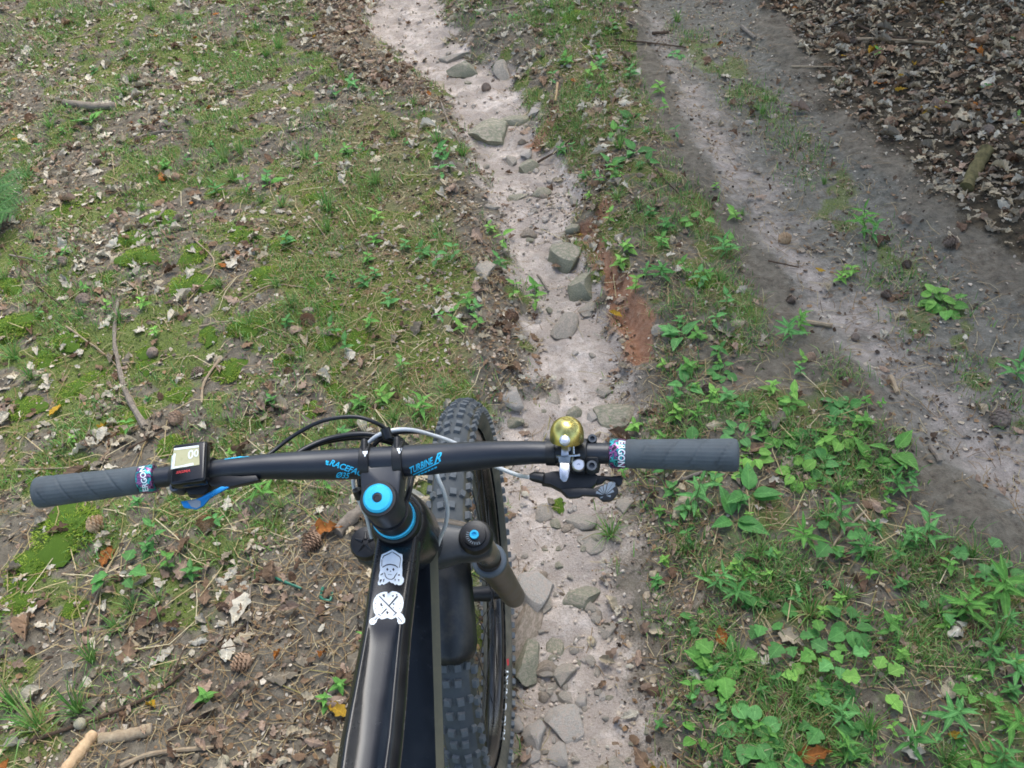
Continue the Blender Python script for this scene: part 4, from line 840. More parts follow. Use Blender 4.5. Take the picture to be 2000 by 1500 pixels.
PL = {'seedling': [(915, 600), (905, 650), (932, 640), (882, 632), (925, 615), (720, 512), (735, 482), (792, 490), (830, 505), (850, 522), (890, 512), (742, 432), (735, 545), (560, 480), (960, 455), (1050, 570), (1045, 605), (1000, 590), (980, 527), (1230, 492), (1215, 522), (1098, 302), (870, 302), (858, 322), (882, 338), (1200, 352), (1270, 422), (1300, 452), (1292, 482), (1440, 432), (1430, 492), (1342, 542), (1372, 562), (1362, 662), (1350, 722), (1310, 662), (1400, 692), (1390, 642), (1420, 602), (1240, 572), (1420, 782), (1450, 802), (1502, 772), (1482, 832), (1542, 802), (1382, 802), (1312, 792), (1242, 842), (1320, 822), (1312, 972), (1332, 1002), (1298, 932), (310, 1062), (332, 1112), (372, 1132), (292, 1082), (400, 1372), (280, 602), (255, 847), (642, 962), (430, 1022), (640, 1380), (668, 1340), (690, 172), (655, 192), (870, 352), (1080, 172), (1150, 150), (1170, 130), (1230, 152), (1290, 182), (1110, 130), (980, 490), (1190, 440), (1260, 540), (1660, 540), (1640, 550), (715, 560), (760, 600), (680, 690), (660, 660), (720, 640), (560, 640), (540, 790), (700, 800), (750, 790), (790, 720), (490, 380), (520, 360), (680, 300), (330, 330)],
      'rosette': [(1468, 1442), (1430, 1402), (1502, 1472), (1580, 872), (1640, 862), (1412, 922), (1600, 910), (1830, 592), (1850, 600), (1520, 860), (1660, 1232), (1350, 880), (1560, 930), (1470, 900), (1445, 855), (1640, 800)],
      'dock': [(1462, 968), (1432, 1018), (1190, 322), (1262, 318), (1240, 300), (176, 240), (525, 362), (1420, 1340), (1400, 1310), (1700, 905), (1745, 885), (1200, 260), (1330, 660)],
      'lance': [(1960, 1168), (1812, 1066), (1760, 962), (1562, 642), (1545, 660), (1682, 1082), (1690, 452), (1700, 470), (1932, 1302), (1962, 1422), (1985, 742), (1640, 1040), (1580, 1060), (1390, 1150), (1440, 1170), (1880, 1200), (1850, 1400), (1770, 1460), (1660, 1480), (1420, 500), (1290, 540), (520, 975), (1990, 1330), (1960, 1500), (820, 810)],
      'lobed': [(1600, 1268), (1582, 1332), (1612, 1412), (1542, 1262), (1640, 1300), (1490, 1210), (240, 1130)]}
kk = 0
for kind, l in PL.items():
    for i, (px, py) in enumerate(l):
        P = gp(px, py); far = 1.0+.15*(pix(P)[0][2]-2); own = {'rosette': 'the round-leaved plant', 'lance': 'the tall lance-leaved plant', 'lobed': 'the lobed-leaf plant'}.get(kind) if i == 0 else None
        plant(kind, P, rng.uniform(.85, 1.15)*far*(.6 if kind == 'lance' else .58 if kind == 'dock' and py < 700 else .74 if kind in ('dock', 'rosette', 'lobed') else 1)*(1.5 if (kind, i) == ('lance', 0) else 1.25 if (kind, i) == ('rosette', 0) else 1), kk, own); kk += 1
x, y = sample(13000, lambda z, x, y: np.clip(1.6*z['lush']+.12*z['margin']+.13*z['ridge']+.045*z['left']*(1-z['litter'])*(1-.3*z['moss'])+.10*z['strip']*z['track']+.012*z['slope']+.006*z['litter'], 0, 1)*.55)
zz = zones(x, y); P3 = np.stack([x, y, hz(x, y)], -1); vv_, qq = in_view(P3, 30)
for i in range(len(x)):
    if not vv_[i]: continue
    k = rng.choice(['seedling', 'rosette', 'lance', 'dock', 'lobed'], p=[.68, .16, .08, .04, .04] if zz['lush'][i] > .5 else [.86, .04, .05, .04, .01]); plant(k, P3[i], rng.uniform(.45, .95)*(.66 if k == 'rosette' else .7 if k in ('lance', 'dock') else 1), kk); kk += 1
# fern at the left edge
PIN = leaf_geo('lance', 401, 9, 3, .1, True)
def pinna_mesh():
    mb = MB(); 
    for i in range(9):
        t = .06+.92*i/9
        for s in (-1, 1):
            ln = .15*(1-t)**.7+.03; b = V(0, t, 0); e = V(s*ln, t+ln*.55, -.02); mb.add([b+V(0, -.035, 0), b+V(s*ln*.5, .25*ln-.022, .012), e, b+V(s*ln*.35, .25*ln+.03, .01), b+V(0, .035, 0)], [(0, 1, 2, 3, 4)])
    me = mb.mesh('pinna', smooth=False); me.materials.append(leaf_mat('fern_green', srgb(58, 104, 44), srgb(92, 144, 66), .6, .25, False)); return me
PINNA = pinna_mesh()
def fern(px, py, az0, n, ln, lab):
    P = gp(px, py); o = empty('fern', P); tag(o, lab, 'fern', 'ferns')
    for k in range(n):
        az = az0+(k-(n-1)/2)*.55; d = V(math.cos(az), math.sin(az), 0); pth = [d*ln*t+V(0, 0, ln*(.42*math.sin(2.2*t)*.9)) for t in np.linspace(0, 1, 9)]
        fr = MB().tube(pth, [.002*(1-.8*t) for t in np.linspace(0, 1, 9)], 5).obj('frond', STEM, o)
        for i in range(13):
            t = .16+.83*i/13; q_ = pth[int(t*8)]+(pth[min(8, int(t*8)+1)]-pth[int(t*8)])*(t*8-int(t*8)); l2 = ln*.30*math.sin(math.pi*(.18+.82*t)**.9)+.012
            for s in (-1, 1): c = link('pinna', PINNA, fr); c.matrix_basis = leafM(q_, az+s*1.25, -.12, l2)
fern(-45, 455, .1, 4, .24, 'green fern with feathery fronds at the left picture edge')
fern(-40, 400, .0, 2, .24, 'second smaller fern frond above the larger fern at left')
# green plastic snippet in the litter
for a, lab in (([(530, 1128), (560, 1140), (590, 1152)], 'green plastic strip lying in the brown litter'), ([(632, 1150), (628, 1170), (645, 1176), (650, 1160)], 'small curled green plastic snippet in the litter')):
    o, c = twig(a, .0035, .003, simple('green_plastic', srgb(40, 110, 84), .4, nscale=60, namt=.2), name='plastic_strip'); tag(o, lab, 'plastic scrap')
for px, py, s, lab in ((160, 1418, .013, 'round cream cone ball by the pale broken stick'), (440, 1490, .012, 'round cream cone ball at the bottom of the litter')):
    me = stone_mesh(77, 2, 0, simple('cream_cone', srgb(196, 186, 156), .9, nscale=150, namt=.4, bscale=300, bstr=.8, bdist=.003)); o = link('seed_ball', me); P = gp(px, py); o.location = P+V(0, 0, s*.7); o.scale = (s,)*3; tag(o, lab, 'seed ball')
# ------------------------------------------------------------------ the mountain bike
HA = 1.14262213; U = V(0, -math.cos(HA), math.sin(HA)); FN = V(0, math.sin(HA), math.cos(HA)); X = V(1, 0, 0); Z = V(0, 0, 1)
WR = .372; AXLE = V(0, 0, WR); A0 = AXLE-.044*FN
def S(x, s, f): return A0+x*X+s*U+f*FN          # steering frame: right, up the steerer, forward
CS, ST = .7987, .0491
def dusty(name, col, rough, dust=.35, dcol=(128, 130, 130), nscale=9, spec=.5, coat=0):
    m, nt, p = mat(name); n = noise(nt, nscale, 6, .7); n2 = noise(nt, nscale*22, 3, .6)
    f = ramp(nt, n.outputs[0], [(.45, (0, 0, 0, 1)), (.72, (dust,)*3+(1,))]); c = mixc(nt, f, col, srgb(*dcol))
    c = mixc(nt, ramp(nt, n2.outputs[0], [(.66, (0, 0, 0, 1)), (.74, (dust*.7,)*3+(1,))]), c, srgb(*dcol))
    L(nt, c, p.inputs['Base Color']); mr = N(nt, 'MapRange', i_3=rough, i_4=min(1, rough+.35)); L(nt, f, mr.inputs[0]); L(nt, mr.outputs[0], p.inputs['Roughness']); p.inputs['Specular IOR Level'].default_value = spec; p.inputs['Coat Weight'].default_value = coat
    return m
M_BAR = dusty('satin_black_alloy', srgb(24, 29, 38), .40, .04, spec=.6); M_FRAME = dusty('black_frame_paint', srgb(12, 15, 21), .26, .08, spec=.45); M_BLK = dusty('black_plastic', srgb(20, 20, 22), .42, .06); M_STEM = dusty('black_anodised_stem', srgb(38, 42, 49), .42, .03, spec=.6)
M_RUB = simple('grip_rubber', srgb(76, 84, 88), .72, nscale=40, namt=.22, bscale=900, bstr=.3, bdist=.0006); M_TYRE = dusty('tyre_rubber', srgb(72, 77, 80), .7, .35, (128, 126, 118), 14, .35); M_WALL = dusty('dusty_tyre_wall', srgb(74, 74, 66), .8, .75, (128, 120, 102), 10, .25)
M_KNOB = dusty('knob_rubber', srgb(92, 97, 100), .7, .5, (146, 144, 138), 30, .35); M_RIM = dusty('black_rim', srgb(16, 17, 18), .22, .22, (120, 112, 96), 14); M_STAN = simple('bronze_stanchion', srgb(126, 118, 104), .28, .85, nscale=20, namt=.12); M_LOW = dusty('dusty_fork_lower', srgb(66, 58, 48), .45, .8, (126, 112, 92), 12)
M_CROWN = dusty('grey_fork_crown', srgb(46, 50, 54), .4, .2); M_GUARD = dusty('black_mudguard_plastic', srgb(24, 28, 32), .38, .3, (112, 106, 92), 16); M_EDGELIT = dusty('painted_edge_light', srgb(92, 88, 70), .7, .6, (120, 112, 88), 20)  # the olive-grey strip colour stands for light along the down tube edge
M_CYAN = simple('cyan_print', srgb(40, 190, 232), .4, nscale=200, namt=.05); M_CYANM = simple('cyan_anodised', srgb(60, 196, 240), .26, .25, nscale=40, namt=.06); M_BLUE = simple('blue_anodised_lever', srgb(44, 136, 196), .3, .7, nscale=60, namt=.08); M_BRASS = simple('brushed_brass', srgb(214, 198, 118), .27, 1.0, nscale=30, namt=.08)
M_SILV = simple('polished_steel', srgb(196, 200, 204), .28, 1.0, nscale=50, namt=.06); M_HOSE = simple('black_hose', srgb(24, 25, 28), .35, nscale=60, namt=.2); M_GHOSE = simple('silver_hose', srgb(206, 210, 210), .3, .1, nscale=60, namt=.08); M_WHITE = simple('white_print', srgb(236, 242, 246), .4, nscale=120, namt=.04); M_INK = simple('black_print', srgb(14, 16, 30), .45, nscale=120, namt=.1)
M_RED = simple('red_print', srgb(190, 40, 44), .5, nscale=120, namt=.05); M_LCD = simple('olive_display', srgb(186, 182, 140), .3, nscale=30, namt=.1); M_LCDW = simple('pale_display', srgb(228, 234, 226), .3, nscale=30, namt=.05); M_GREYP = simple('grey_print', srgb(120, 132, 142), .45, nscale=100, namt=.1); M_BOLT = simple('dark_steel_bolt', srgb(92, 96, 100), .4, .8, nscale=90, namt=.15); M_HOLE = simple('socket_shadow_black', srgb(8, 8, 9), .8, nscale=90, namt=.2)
def oil():
    m, nt, p = mat('oil_slick_band'); n = noise(nt, 150, 2, .5)
    L(nt, ramp(nt, n.outputs[0], [(.34, srgb(26, 24, 44)), (.44, srgb(70, 190, 190)), (.50, srgb(44, 40, 78)), (.57, srgb(176, 110, 160)), (.64, srgb(30, 26, 42))]), p.inputs['Base Color']); p.inputs['Roughness'].default_value = .3; p.inputs['Metallic'].default_value = .6; return m
M_OIL = oil()
BIKE = empty('mountain_bike', (0, 0, 0)); tag(BIKE, 'black mountain bike seen from the rider, standing in the sandy gully', 'bicycle')
def part(mb, name, m, parent=BIKE, **k): return mb.obj(name, m, parent, **k)

# --- wheel
def wp(r, a, x): return AXLE+V(x, r*math.cos(a), r*math.sin(a))
RC_, RS = WR-.036, .0315
prof = [(RC_+RS*math.cos(t)*(1.0 if math.cos(t) > 0 else .92), RS*math.sin(t)) for t in np.linspace(-2.45, 2.45, 23)]
nA = 120; mb = MB(); mb.grid([[wp(r, 2*math.pi*i/nA, x) for r, x in prof] for i in range(nA+1)], closed=False, caps=False)
TYRE = part(mb, 'tyre', M_TYRE, sharp=80); TYRE.data.materials.append(M_WALL)
for p in TYRE.data.polygons:
    c = p.center; rr = math.hypot(c.y, c.z-WR)
    if abs(c.x) > .026 or rr < RC_+.006: p.material_index = 1
def knob_mesh(lx, ly, h, sip):
    b = MB(); b.box((0, 0, h/2-.0015), (X, V(0, 1, 0), Z), (lx, ly, h+.003), 0)
    v = [(x*(.86 if z > h*.5 else 1.0), y*(.86 if z > h*.5 else 1.0), z) for x, y, z in b.v]; b.v = v; me = b.mesh('knob', smooth=False); me.materials.append(M_KNOB); return me
K1, K2, K3 = knob_mesh(.0118, .0125, .0055, 1), knob_mesh(.009, .012, .0055, 0), knob_mesh(.0100, .0135, .007, 0)
NP = 84
def put_knob(me, a, th, yaw=0):
    r = RC_+RS*math.cos(th); x = RS*math.sin(th); rad = V(0, math.cos(a), math.sin(a)); nn = nrm(rad*math.cos(th)+X*math.sin(th)); tg = V(0, -math.sin(a), math.cos(a)); bx = np.cross(tg, nn)
    P = wp(r, a, x); M_ = Matrix(((bx[0], tg[0], nn[0], P[0]), (bx[1], tg[1], nn[1], P[1]), (bx[2], tg[2], nn[2], P[2]), (0, 0, 0, 1))) @ Matrix.Rotation(yaw, 4, 'Z')
    if .35 < a < 2.95: o = link('knob', me, TYRE); o.matrix_basis = M_
    else: LOWK.add([M_@q.co for q in me.vertices], [tuple(p.vertices) for p in me.polygons])
LOWK = MB()
for i in range(NP):
    a = 2*math.pi*(i+.13*(i % 2))/NP
    if i % 2 == 0: put_knob(K1, a, -.26, .12); put_knob(K1, a, .26, -.12)
    else: put_knob(K1, a, -.30); put_knob(K1, a, .30)
    if i % 2: put_knob(K2, a, -.78, .2); put_knob(K2, a, .78, -.2)
    put_knob(K3, a+.03, -1.22); put_knob(K3, a+.03, 1.22)
o_ = LOWK.obj('lower_tread_knobs', M_KNOB, TYRE, smooth=False); o_['kind'] = 'stuff'
rp = [(.313, -.0165), (.306, -.0172), (.298, -.0165), (.291, -.011), (.288, 0), (.291, .011), (.298, .0165), (.306, .0172), (.313, .0165)]
mb = MB(); mb.grid([[wp(r, 2*math.pi*i/nA, x) for r, x in rp] for i in range(nA+1)], closed=False, caps=False); RIM = part(mb, 'rim', M_RIM, sharp=50)
for i in range(28):
    a = 2*math.pi*i/28; s = 1 if i % 2 else -1; b = a+(.42 if (i//2) % 2 else -.42); MB().tube([wp(.029, b, s*.030), wp(.289, a, s*.004)], .0011, 5).obj('spoke', M_BLK, RIM)
part(MB().lathe(AXLE-X*.055, X, [(0, .010), (.022, .012), (.0225, .031), (.026, .031), (.028, .016), (.055, .014), (.082, .016), (.084, .031), (.0875, .031), (.088, .012), (.11, .010)], 24), 'hub', M_BLK)

# --- fork
FX, FS, FF = .0732, .5796, .013
mb = MB(); rows = []
for xx, hw, hh in [(-.092, .010, .010), (-.088, .018, .015), (-.073, .0245, .019), (-.05, .0235, .021), (-.025, .030, .024), (0, .034, .026), (.025, .030, .024), (.05, .0235, .021), (.073, .0245, .019), (.088, .018, .015), (.092, .010, .010)]:
    rows.append([S(xx, .548, .010)+FN*hw*math.copysign(abs(math.cos(t))**.6, math.cos(t))+U*hh*math.copysign(abs(math.sin(t))**.6, math.sin(t)) for t in np.linspace(0, 2*math.pi, 21)[:-1]])
part(mb.grid(rows), 'fork_crown', M_CROWN, sharp=45)
for sx in (-1, 1):
    D = nrm(S(sx*FX, -.02, .030)-S(sx*FX, .45, FF)); T0 = S(sx*FX, .575, FF); part(MB().lathe(T0, D, [(0, .0178), (.18, .0178)], 28), 'stanchion', M_STAN)
    B = S(sx*FX, .425, FF+.001); 
    lo = part(MB().lathe(B, D, [(0, .0190), (.002, .0245), (.012, .0255), (.016, .0238), (.05, .0228), (.20, .0215), (.32, .0205), (.37, .0210), (.392, .0190), (.402, .0130), (.406, .004)], 28), 'fork_lower', M_LOW)
    MB().lathe(B-D*.004, D, [(0, .0185), (0, .0215), (.003, .0250), (.008, .0262), (.011, .0250)], 32, False).obj('wiper_seal', simple('seal_grey', srgb(84, 92, 100), .4, nscale=80, namt=.1), lo)
    cap = part(MB().lathe(S(sx*FX, .566, FF), U, [(0, .0230), (.006, .0232), (.010, .0215), (.0135, .0205), (.0145, .0185), (.0145, 0.0005)], 32), 'fork_cap', M_BLK)
    if sx > 0:
        MB().lathe(S(FX, .5802, FF), U, [(0, .0155), (.004, .0150), (.0046, .013), (.0046, .0005)], 32).obj('compression_dial', M_BLK, cap)
        MB().lathe(S(FX, .5845, FF), U, [(0, .0062), (.004, .0058), (.004, .0034), (.001, .0030), (.001, .0003)], 24).obj('rebound_knob', M_CYANM, cap)
        CAPR = cap
    else:
        for k in range(5):
            a = k*1.257+.3; c = S(-FX, .5806, FF); MB().tube([c+(X*math.cos(a)+FN*math.sin(a))*.004, c+(X*math.cos(a)+FN*math.sin(a))*.015], [.0028, .0012], 6).obj('cap_facet', M_BLK, cap)
part(MB().tube(spline([S(-.070, .40, .02), S(-.055, .425, .055), S(0, .432, .070), S(.055, .425, .055), S(.070, .40, .02)], 6), .0085, 12), 'fork_arch', M_LOW)
rows = []
for a in np.linspace(math.radians(113), math.radians(140), 15):
    t = (a-math.radians(113))/math.radians(27); hw = .034+.008*math.sin(math.pi*min(1, t*1.2)*.5); hw *= (1 if t < .9 else 1-.18*(t-.9)/.1)
    rows.append([wp(WR+.019-.030*(abs(u)**2.6), a, u*hw) for u in np.linspace(-1, 1, 15)])
g = part(MB().grid(rows, False, False), 'mudguard', M_GUARD, sharp=70); md = g.modifiers.new('thickness', 'SOLIDIFY'); md.thickness = .0016
GUARD = g

# --- frame
HD = S(0, .70, 0)
def TT(b, x, z): return HD+V(x-.021*b, -b, .016-.03*b+z)
rows = []
for b, wt, ws, wi, d in [(-.02, .020, .026, .012, 0), (.0, .0205, .027, .012, 0), (.05, .0205, .028, .012, 0), (.10, .0195, .0285, .012, 0), (.143, .0180, .0285, .014, 0), (.149, .0178, .0288, .0140, .0030), (.17, .0180, .0295, .0130, .0036), (.22, .0195, .032, .0120, .0042), (.235, .0200, .0325, .0110, .0052), (.27, .0210, .0335, .0095, .0066), (.36, .020, .033, .009, .0056), (.50, .018, .030, .009, .003), (.60, .017, .024, .009, .001)]:
    rows.append([TT(b, x, z) for x, z in [(-ws*.62, -.056), (-ws, -.016), (-wt-.0035, -.0022), (-wt, 0), (-wi, -d), (wi, -d), (wt, 0), (wt+.0035, -.0022), (ws, -.016), (ws*.62, -.056), (.014, -.062), (-.014, -.062)]])
def chaikin(r):
    for _ in range(2): r = [p for i in range(len(r)) for p in (r[i]*.8+r[(i+1) % len(r)]*.2, r[i]*.2+r[(i+1) % len(r)]*.8)]
    return r
FRAME = part(MB().grid([chaikin(r) for r in rows]), 'top_tube', M_FRAME, sharp=65)
rows = []
for s, hx, f0, f1 in [(.590, .030, -.030, .036), (.60, .034, -.036, .042), (.64, .0365, -.042, .046), (.68, .0365, -.045, .046), (.705, .035, -.042, .043), (.718, .032, -.038, .037), (.722, .028, -.032, .030)]:
    fc, fh = (f0+f1)/2, (f1-f0)/2; rows.append([S(hx*math.cos(t), s, fc+fh*math.sin(t)) for t in np.linspace(0, 2*math.pi, 33)[:-1]])
HEADT = part(MB().grid(rows), 'head_tube', M_FRAME, sharp=40)
def DT(b, x, z): return S(0, .632, -.01)+V(x-.036*b, -b, -.93*b)+z*nrm(V(0, .93, 1))*-1*-1
rows = []
for b in (0, .03, .1, .2, .3, .42): 
    w_ = .0300+.002*min(1, b*6); rows.append([DT(b, x, z) for x, z in [(-w_, -.03), (-w_, .015), (-w_*.6, .026), (w_*.66, .03), (w_*.985, .016), (w_, -.03), (w_*.5, -.05), (-w_*.5, -.05)]])
part(MB().grid(rows), 'down_tube', M_FRAME, sharp=28)
mb = MB(); mb.grid([[DT(b, x, z) for x, z in [(.0232, .0292), (.0318, .0168), (.0332, .0176), (.0242, .0306)]] for b in (.0, .05, .1, .2, .3, .42)]); part(mb, 'lit_edge_strip', M_EDGELIT)  # paler strip: light caught by the tube's right edge, painted as colour
BB = DT(.43, 0, 0); part(MB().lathe(BB-X*.045, X, [(0, .026), (.09, .026)], 24), 'bottom_bracket', M_FRAME); ST0 = TT(.60, 0, -.03)
part(MB().tube([BB, ST0, ST0+nrm(ST0-BB)*.03], [.022, .019, .018], 18), 'seat_tube', M_FRAME); SP = ST0+nrm(ST0-BB)*.10; part(MB().tube([ST0, SP], .0155, 18), 'seat_post', M_BLK)
rows = []
for y_, hw, zz_ in [(.14, .012, -.006), (.12, .022, 0), (.04, .026, 0), (-.03, .05, .004), (-.10, .072, .012), (-.13, .060, .010)]: rows.append([SP+V(hw*math.cos(t), y_, zz_+.018+.016*math.sin(t)) for t in np.linspace(0, 2*math.pi, 17)[:-1]])
part(MB().grid(rows), 'saddle', M_BLK)
RA = V(-.045, -1.23, WR); 
mb = MB(); mb.grid([[RA+V(x, r*math.cos(2*math.pi*i/60), r*math.sin(2*math.pi*i/60)) for r, x in prof] for i in range(61)], False, False); part(mb, 'rear_tyre', M_TYRE)
for sx in (-1, 1):
    part(MB().tube([BB+X*sx*.03, RA+V(sx*.055, .1, 0), RA+V(sx*.068, 0, 0)], .010, 10), 'chain_stay', M_FRAME); part(MB().tube([ST0+X*sx*.018, RA+V(sx*.06, .12, .2), RA+V(sx*.068, 0, 0)], .008, 10), 'seat_stay', M_FRAME)
# --- headset and stem
HS = part(MB().lathe(S(0, .720, 0), U, [(0, .0290), (.006, .0295), (.014, .0285), (.016, .0262), (.016, .018)], 36), 'headset_cup', M_BLK)
part(MB().lathe(S(0, .7365, 0), U, [(0, .0240), (.001, .0252), (.009, .0252), (.010, .0240), (.010, .018)], 36), 'blue_spacer', M_CYANM); part(MB().lathe(S(0, .7467, 0), U, [(0, .0235), (.0255, .0235), (.0258, .017)], 36), 'black_spacer', M_BLK)
mb = MB(); mb.lathe(S(0, .7728, 0), U, [(0, .0205), (.001, .0212), (.0435, .0212), (.0462, .0200), (.0466, .017)], 36)
STEM_ = part(mb, 'stem', M_STEM)
oL = [(-.0205, .0), (-.0235, ST-.012), (-.0235, ST-.002), (-.0125, ST-.0035), (-.0110, ST-.0100), (.0110, ST-.0100), (.0125, ST-.0035), (.0235, ST-.002), (.0235, ST-.012), (.0205, 0)]
mb = MB(); mb.prism([S(x, CS+.0150, f) for x, f in oL], -U*.030); mb.obj('stem_body', M_STEM, STEM_, bevel=.0022, sharp=40)
for sx in (-1, 1):
    c = S(sx*.0186, CS, ST); rows = []
    for t in np.linspace(0, 2*math.pi, 41):
        d = FN*math.cos(t)+U*math.sin(t); rows.append([c+d*r+X*x for r, x in [(.0178, -.0052), (.0215, -.0052), (.0222, -.0042), (.0222, .0042), (.0215, .0052), (.0178, .0052)]])
    fp = MB().grid(rows, True, False).obj('faceplate_band', M_BLK, STEM_, sharp=30)
    for v_ in (.6, -.6): MB().lathe(c+U*.0225*v_*1.25+FN*.012, FN, [(-.012, .0040), (.006, .0040), (.010, .0034), (.010, .002), (.006, .0018)], 14).obj('clamp_bolt', M_BLK, STEM_)
TC = part(MB().lathe(S(0, CS+.0205, 0), U, [(0, .0200), (.002, .0202), (.0032, .0195), (.0034, .0164)], 40), 'cap_ring', M_BLK); TCP = part(MB().lathe(S(0, CS+.0238, 0), U, [(0, .0164), (.0018, .0162), (.0040, .0140), (.0046, .0058), (.0030, .0052), (.0030, .0003)], 40), 'top_cap', M_CYANM)
MB().lathe(S(0, CS+.0268, 0), U, [(-.001, .0050), (.0009, .0050), (.0011, .0030), (.0004, .0028), (.0004, .0002)], 18).obj('cap_bolt', M_INK, TCP)
# --- handlebar
_bx = [0, .045, .08, .13, .17, .394]; _bs = [0, 0, .004, .014, .020, .0331]; _bf = [0, 0, -.0005, -.0025, -.0050, -.0255]
def barp(x): a = abs(x); return S(x, CS+np.interp(a, _bx, _bs), ST+np.interp(a, _bx, _bf)-.009*x)
def bar_dir(x): return nrm(barp(x+.004)-barp(x-.004))
xs = np.linspace(-.384, .384, 131); pth = [barp(x) for x in xs]
for _ in range(3): pth = [pth[0]]+[(pth[i-1]+2*pth[i]+pth[i+1])/4 for i in range(1, len(pth)-1)]+[pth[-1]]
BAR = part(MB().tube(pth, [np.interp(abs(x), [0, .05, .10, .15, .20, .4], [.0175, .0175, .0160, .0134, .0116, .0111]) for x in xs], 40), 'handlebar', M_BAR, sharp=60)
for sx in (-1, 1):
    A = barp(sx*.270); D = nrm(barp(sx*.387)-A); a_ = nrm(np.cross(D, Z)); b_ = np.cross(D, a_); ln = np.linalg.norm(barp(sx*.387)-A); rows = []
    for i in range(91):
        t = i/90; h = t*ln; R0 = np.interp(t, [0, .04, .12, .35, .7, .95, .985, 1], [.0150, .0158, .0155, .0160, .0168, .0176, .0168, .0120]); row = []
        for j in range(72):
            th = 2*math.pi*j/72; ph = (th*sx/(2*math.pi)*2.2+t*4.2) % 1; gr = .0009 if (abs(ph-.5) < .035 and .15 < t < .93) else 0; rib = .00022*math.sin(th*24) if .15 < t < .93 else 0
            row.append(A+D*h+(R0-gr+rib)*(math.cos(th)*a_+math.sin(th)*b_))
        rows.append(row)
    part(MB().grid(rows), 'grip', M_RUB, sharp=60)
    cl = part(MB().lathe(A-D*.0180, D, [(0, .0125), (.001, .0152), (.0030, .0162), (.0155, .0162), (.0178, .0150), (.0178, .012)], 40), 'grip_collar', M_OIL)
    if sx > 0: COLR = cl
    else: COLL = cl
# --- right controls
VW = -FW                                           # towards the rider
def hinge(px, py, dd): return at_depth(px, py, dd)
CLX = .2225; c = barp(CLX); Dr = bar_dir(CLX); P1 = nrm(V(0, .45, .9)-Dr*np.dot(V(0, .45, .9), Dr)); P2 = np.cross(Dr, P1)
rows = []
for t in np.linspace(0, 2*math.pi, 33): d = P1*math.cos(t)+P2*math.sin(t); rows.append([c+d*r+Dr*x for r, x in [(.0118, -.0068), (.0150, -.0068), (.0158, -.0058), (.0158, .0058), (.0150, .0068), (.0118, .0068)]])
CLR = part(MB().grid(rows, True, False), 'brake_clamp', M_BLK, sharp=30)
dR = float(pix(c)[0][2])
def boss(px, py, dd, r, ln, parent, name='clamp_bolt', m=M_BOLT):
    P = at_depth(px, py, dd); ax = nrm(VW*.85+Z*.5); MB().lathe(P-ax*ln, ax, [(0, r), (ln*.9, r), (ln, r*.86), (ln, r*.5), (ln*.7, r*.45), (ln*.7, .0002)], 18).obj(name, m, parent)
boss(1157, 856, dR-.004, .0052, .016, CLR); boss(1156, 909, dR-.024, .0062, .020, CLR)
mb = MB(); mb.box(at_depth(1157, 904, dR-.004), (Dr, P1, P2), (.016, .020, .018), .2); mb.obj('clamp_foot', M_BLK, CLR)
MB().tube([c+P1*.0, c-P1*.022+P2*-.004, c-P1*.034+V(0, .028, -.01), c-P1*.034+V(-.03, .05, -.015)], [.007, .008, .008, .006], 10).obj('brake_reservoir', M_BLK, CLR)
MB().tube([c-P1*.036+V(-.02, .055, -.015), c-P1*.038+V(.03, .06, -.016), c-P1*.034+V(.10, .045, -.016)], [.005, .0045, .004], 8).obj('brake_lever', M_BLK, CLR)
# shifter: traced body plates below the bar, facing the rider and upward
SN = nrm(VW*.86+Z*.5); SP0 = at_depth(1130, 945, dR-.006)
def plate(pts, lift, th, m, name, parent=BIKE, bevel=.0012, P0=SP0, Nn=SN): return MB().prism([on_plane(a, b, P0+Nn*lift, Nn) for a, b in pts], -Nn*th).obj(name, m, parent, bevel=bevel, sharp=40)
SHIFT = plate([(1058, 925), (1080, 920), (1110, 918), (1146, 917), (1160, 922), (1170, 930), (1164, 944), (1150, 958), (1128, 962), (1108, 968), (1096, 956), (1076, 946), (1058, 943)], 0, .020, M_BLK, 'shifter')
plate([(1155, 924), (1168, 928), (1190, 930), (1214, 928), (1217, 936), (1215, 945), (1208, 950), (1203, 946), (1196, 940), (1184, 936), (1176, 944), (1163, 947)], -.006, .008, M_BLK, 'release_lever', SHIFT)
PAD = plate([(1094, 956), (1128, 952), (1160, 953), (1178, 946), (1196, 938), (1202, 942), (1208, 956), (1207, 963), (1196, 977), (1178, 979), (1168, 969), (1138, 967), (1132, 971), (1112, 973), (1106, 966)], .004, .009, M_BLK, 'shift_paddle', SHIFT, .0016)
plate([(1122, 902), (1142, 902), (1143, 922), (1118, 922)], .012, .012, M_BLK, 'clamp_bracket', SHIFT)
P = at_depth(1130, 909, dR-.020); MB().lathe(P, SN, [(-.004, .0068), (.002, .0068), (.0035, .0055), (.0035, .0015), (.002, .001)], 18).obj('bracket_bolt', M_SILV, SHIFT)
MB().tube([at_depth(1062, 934, dR-.002), at_depth(1042, 931, dR), at_depth(1034, 931, dR)], [.0065, .0055, .0032], 14).obj('barrel_adjuster', M_BLK, SHIFT)
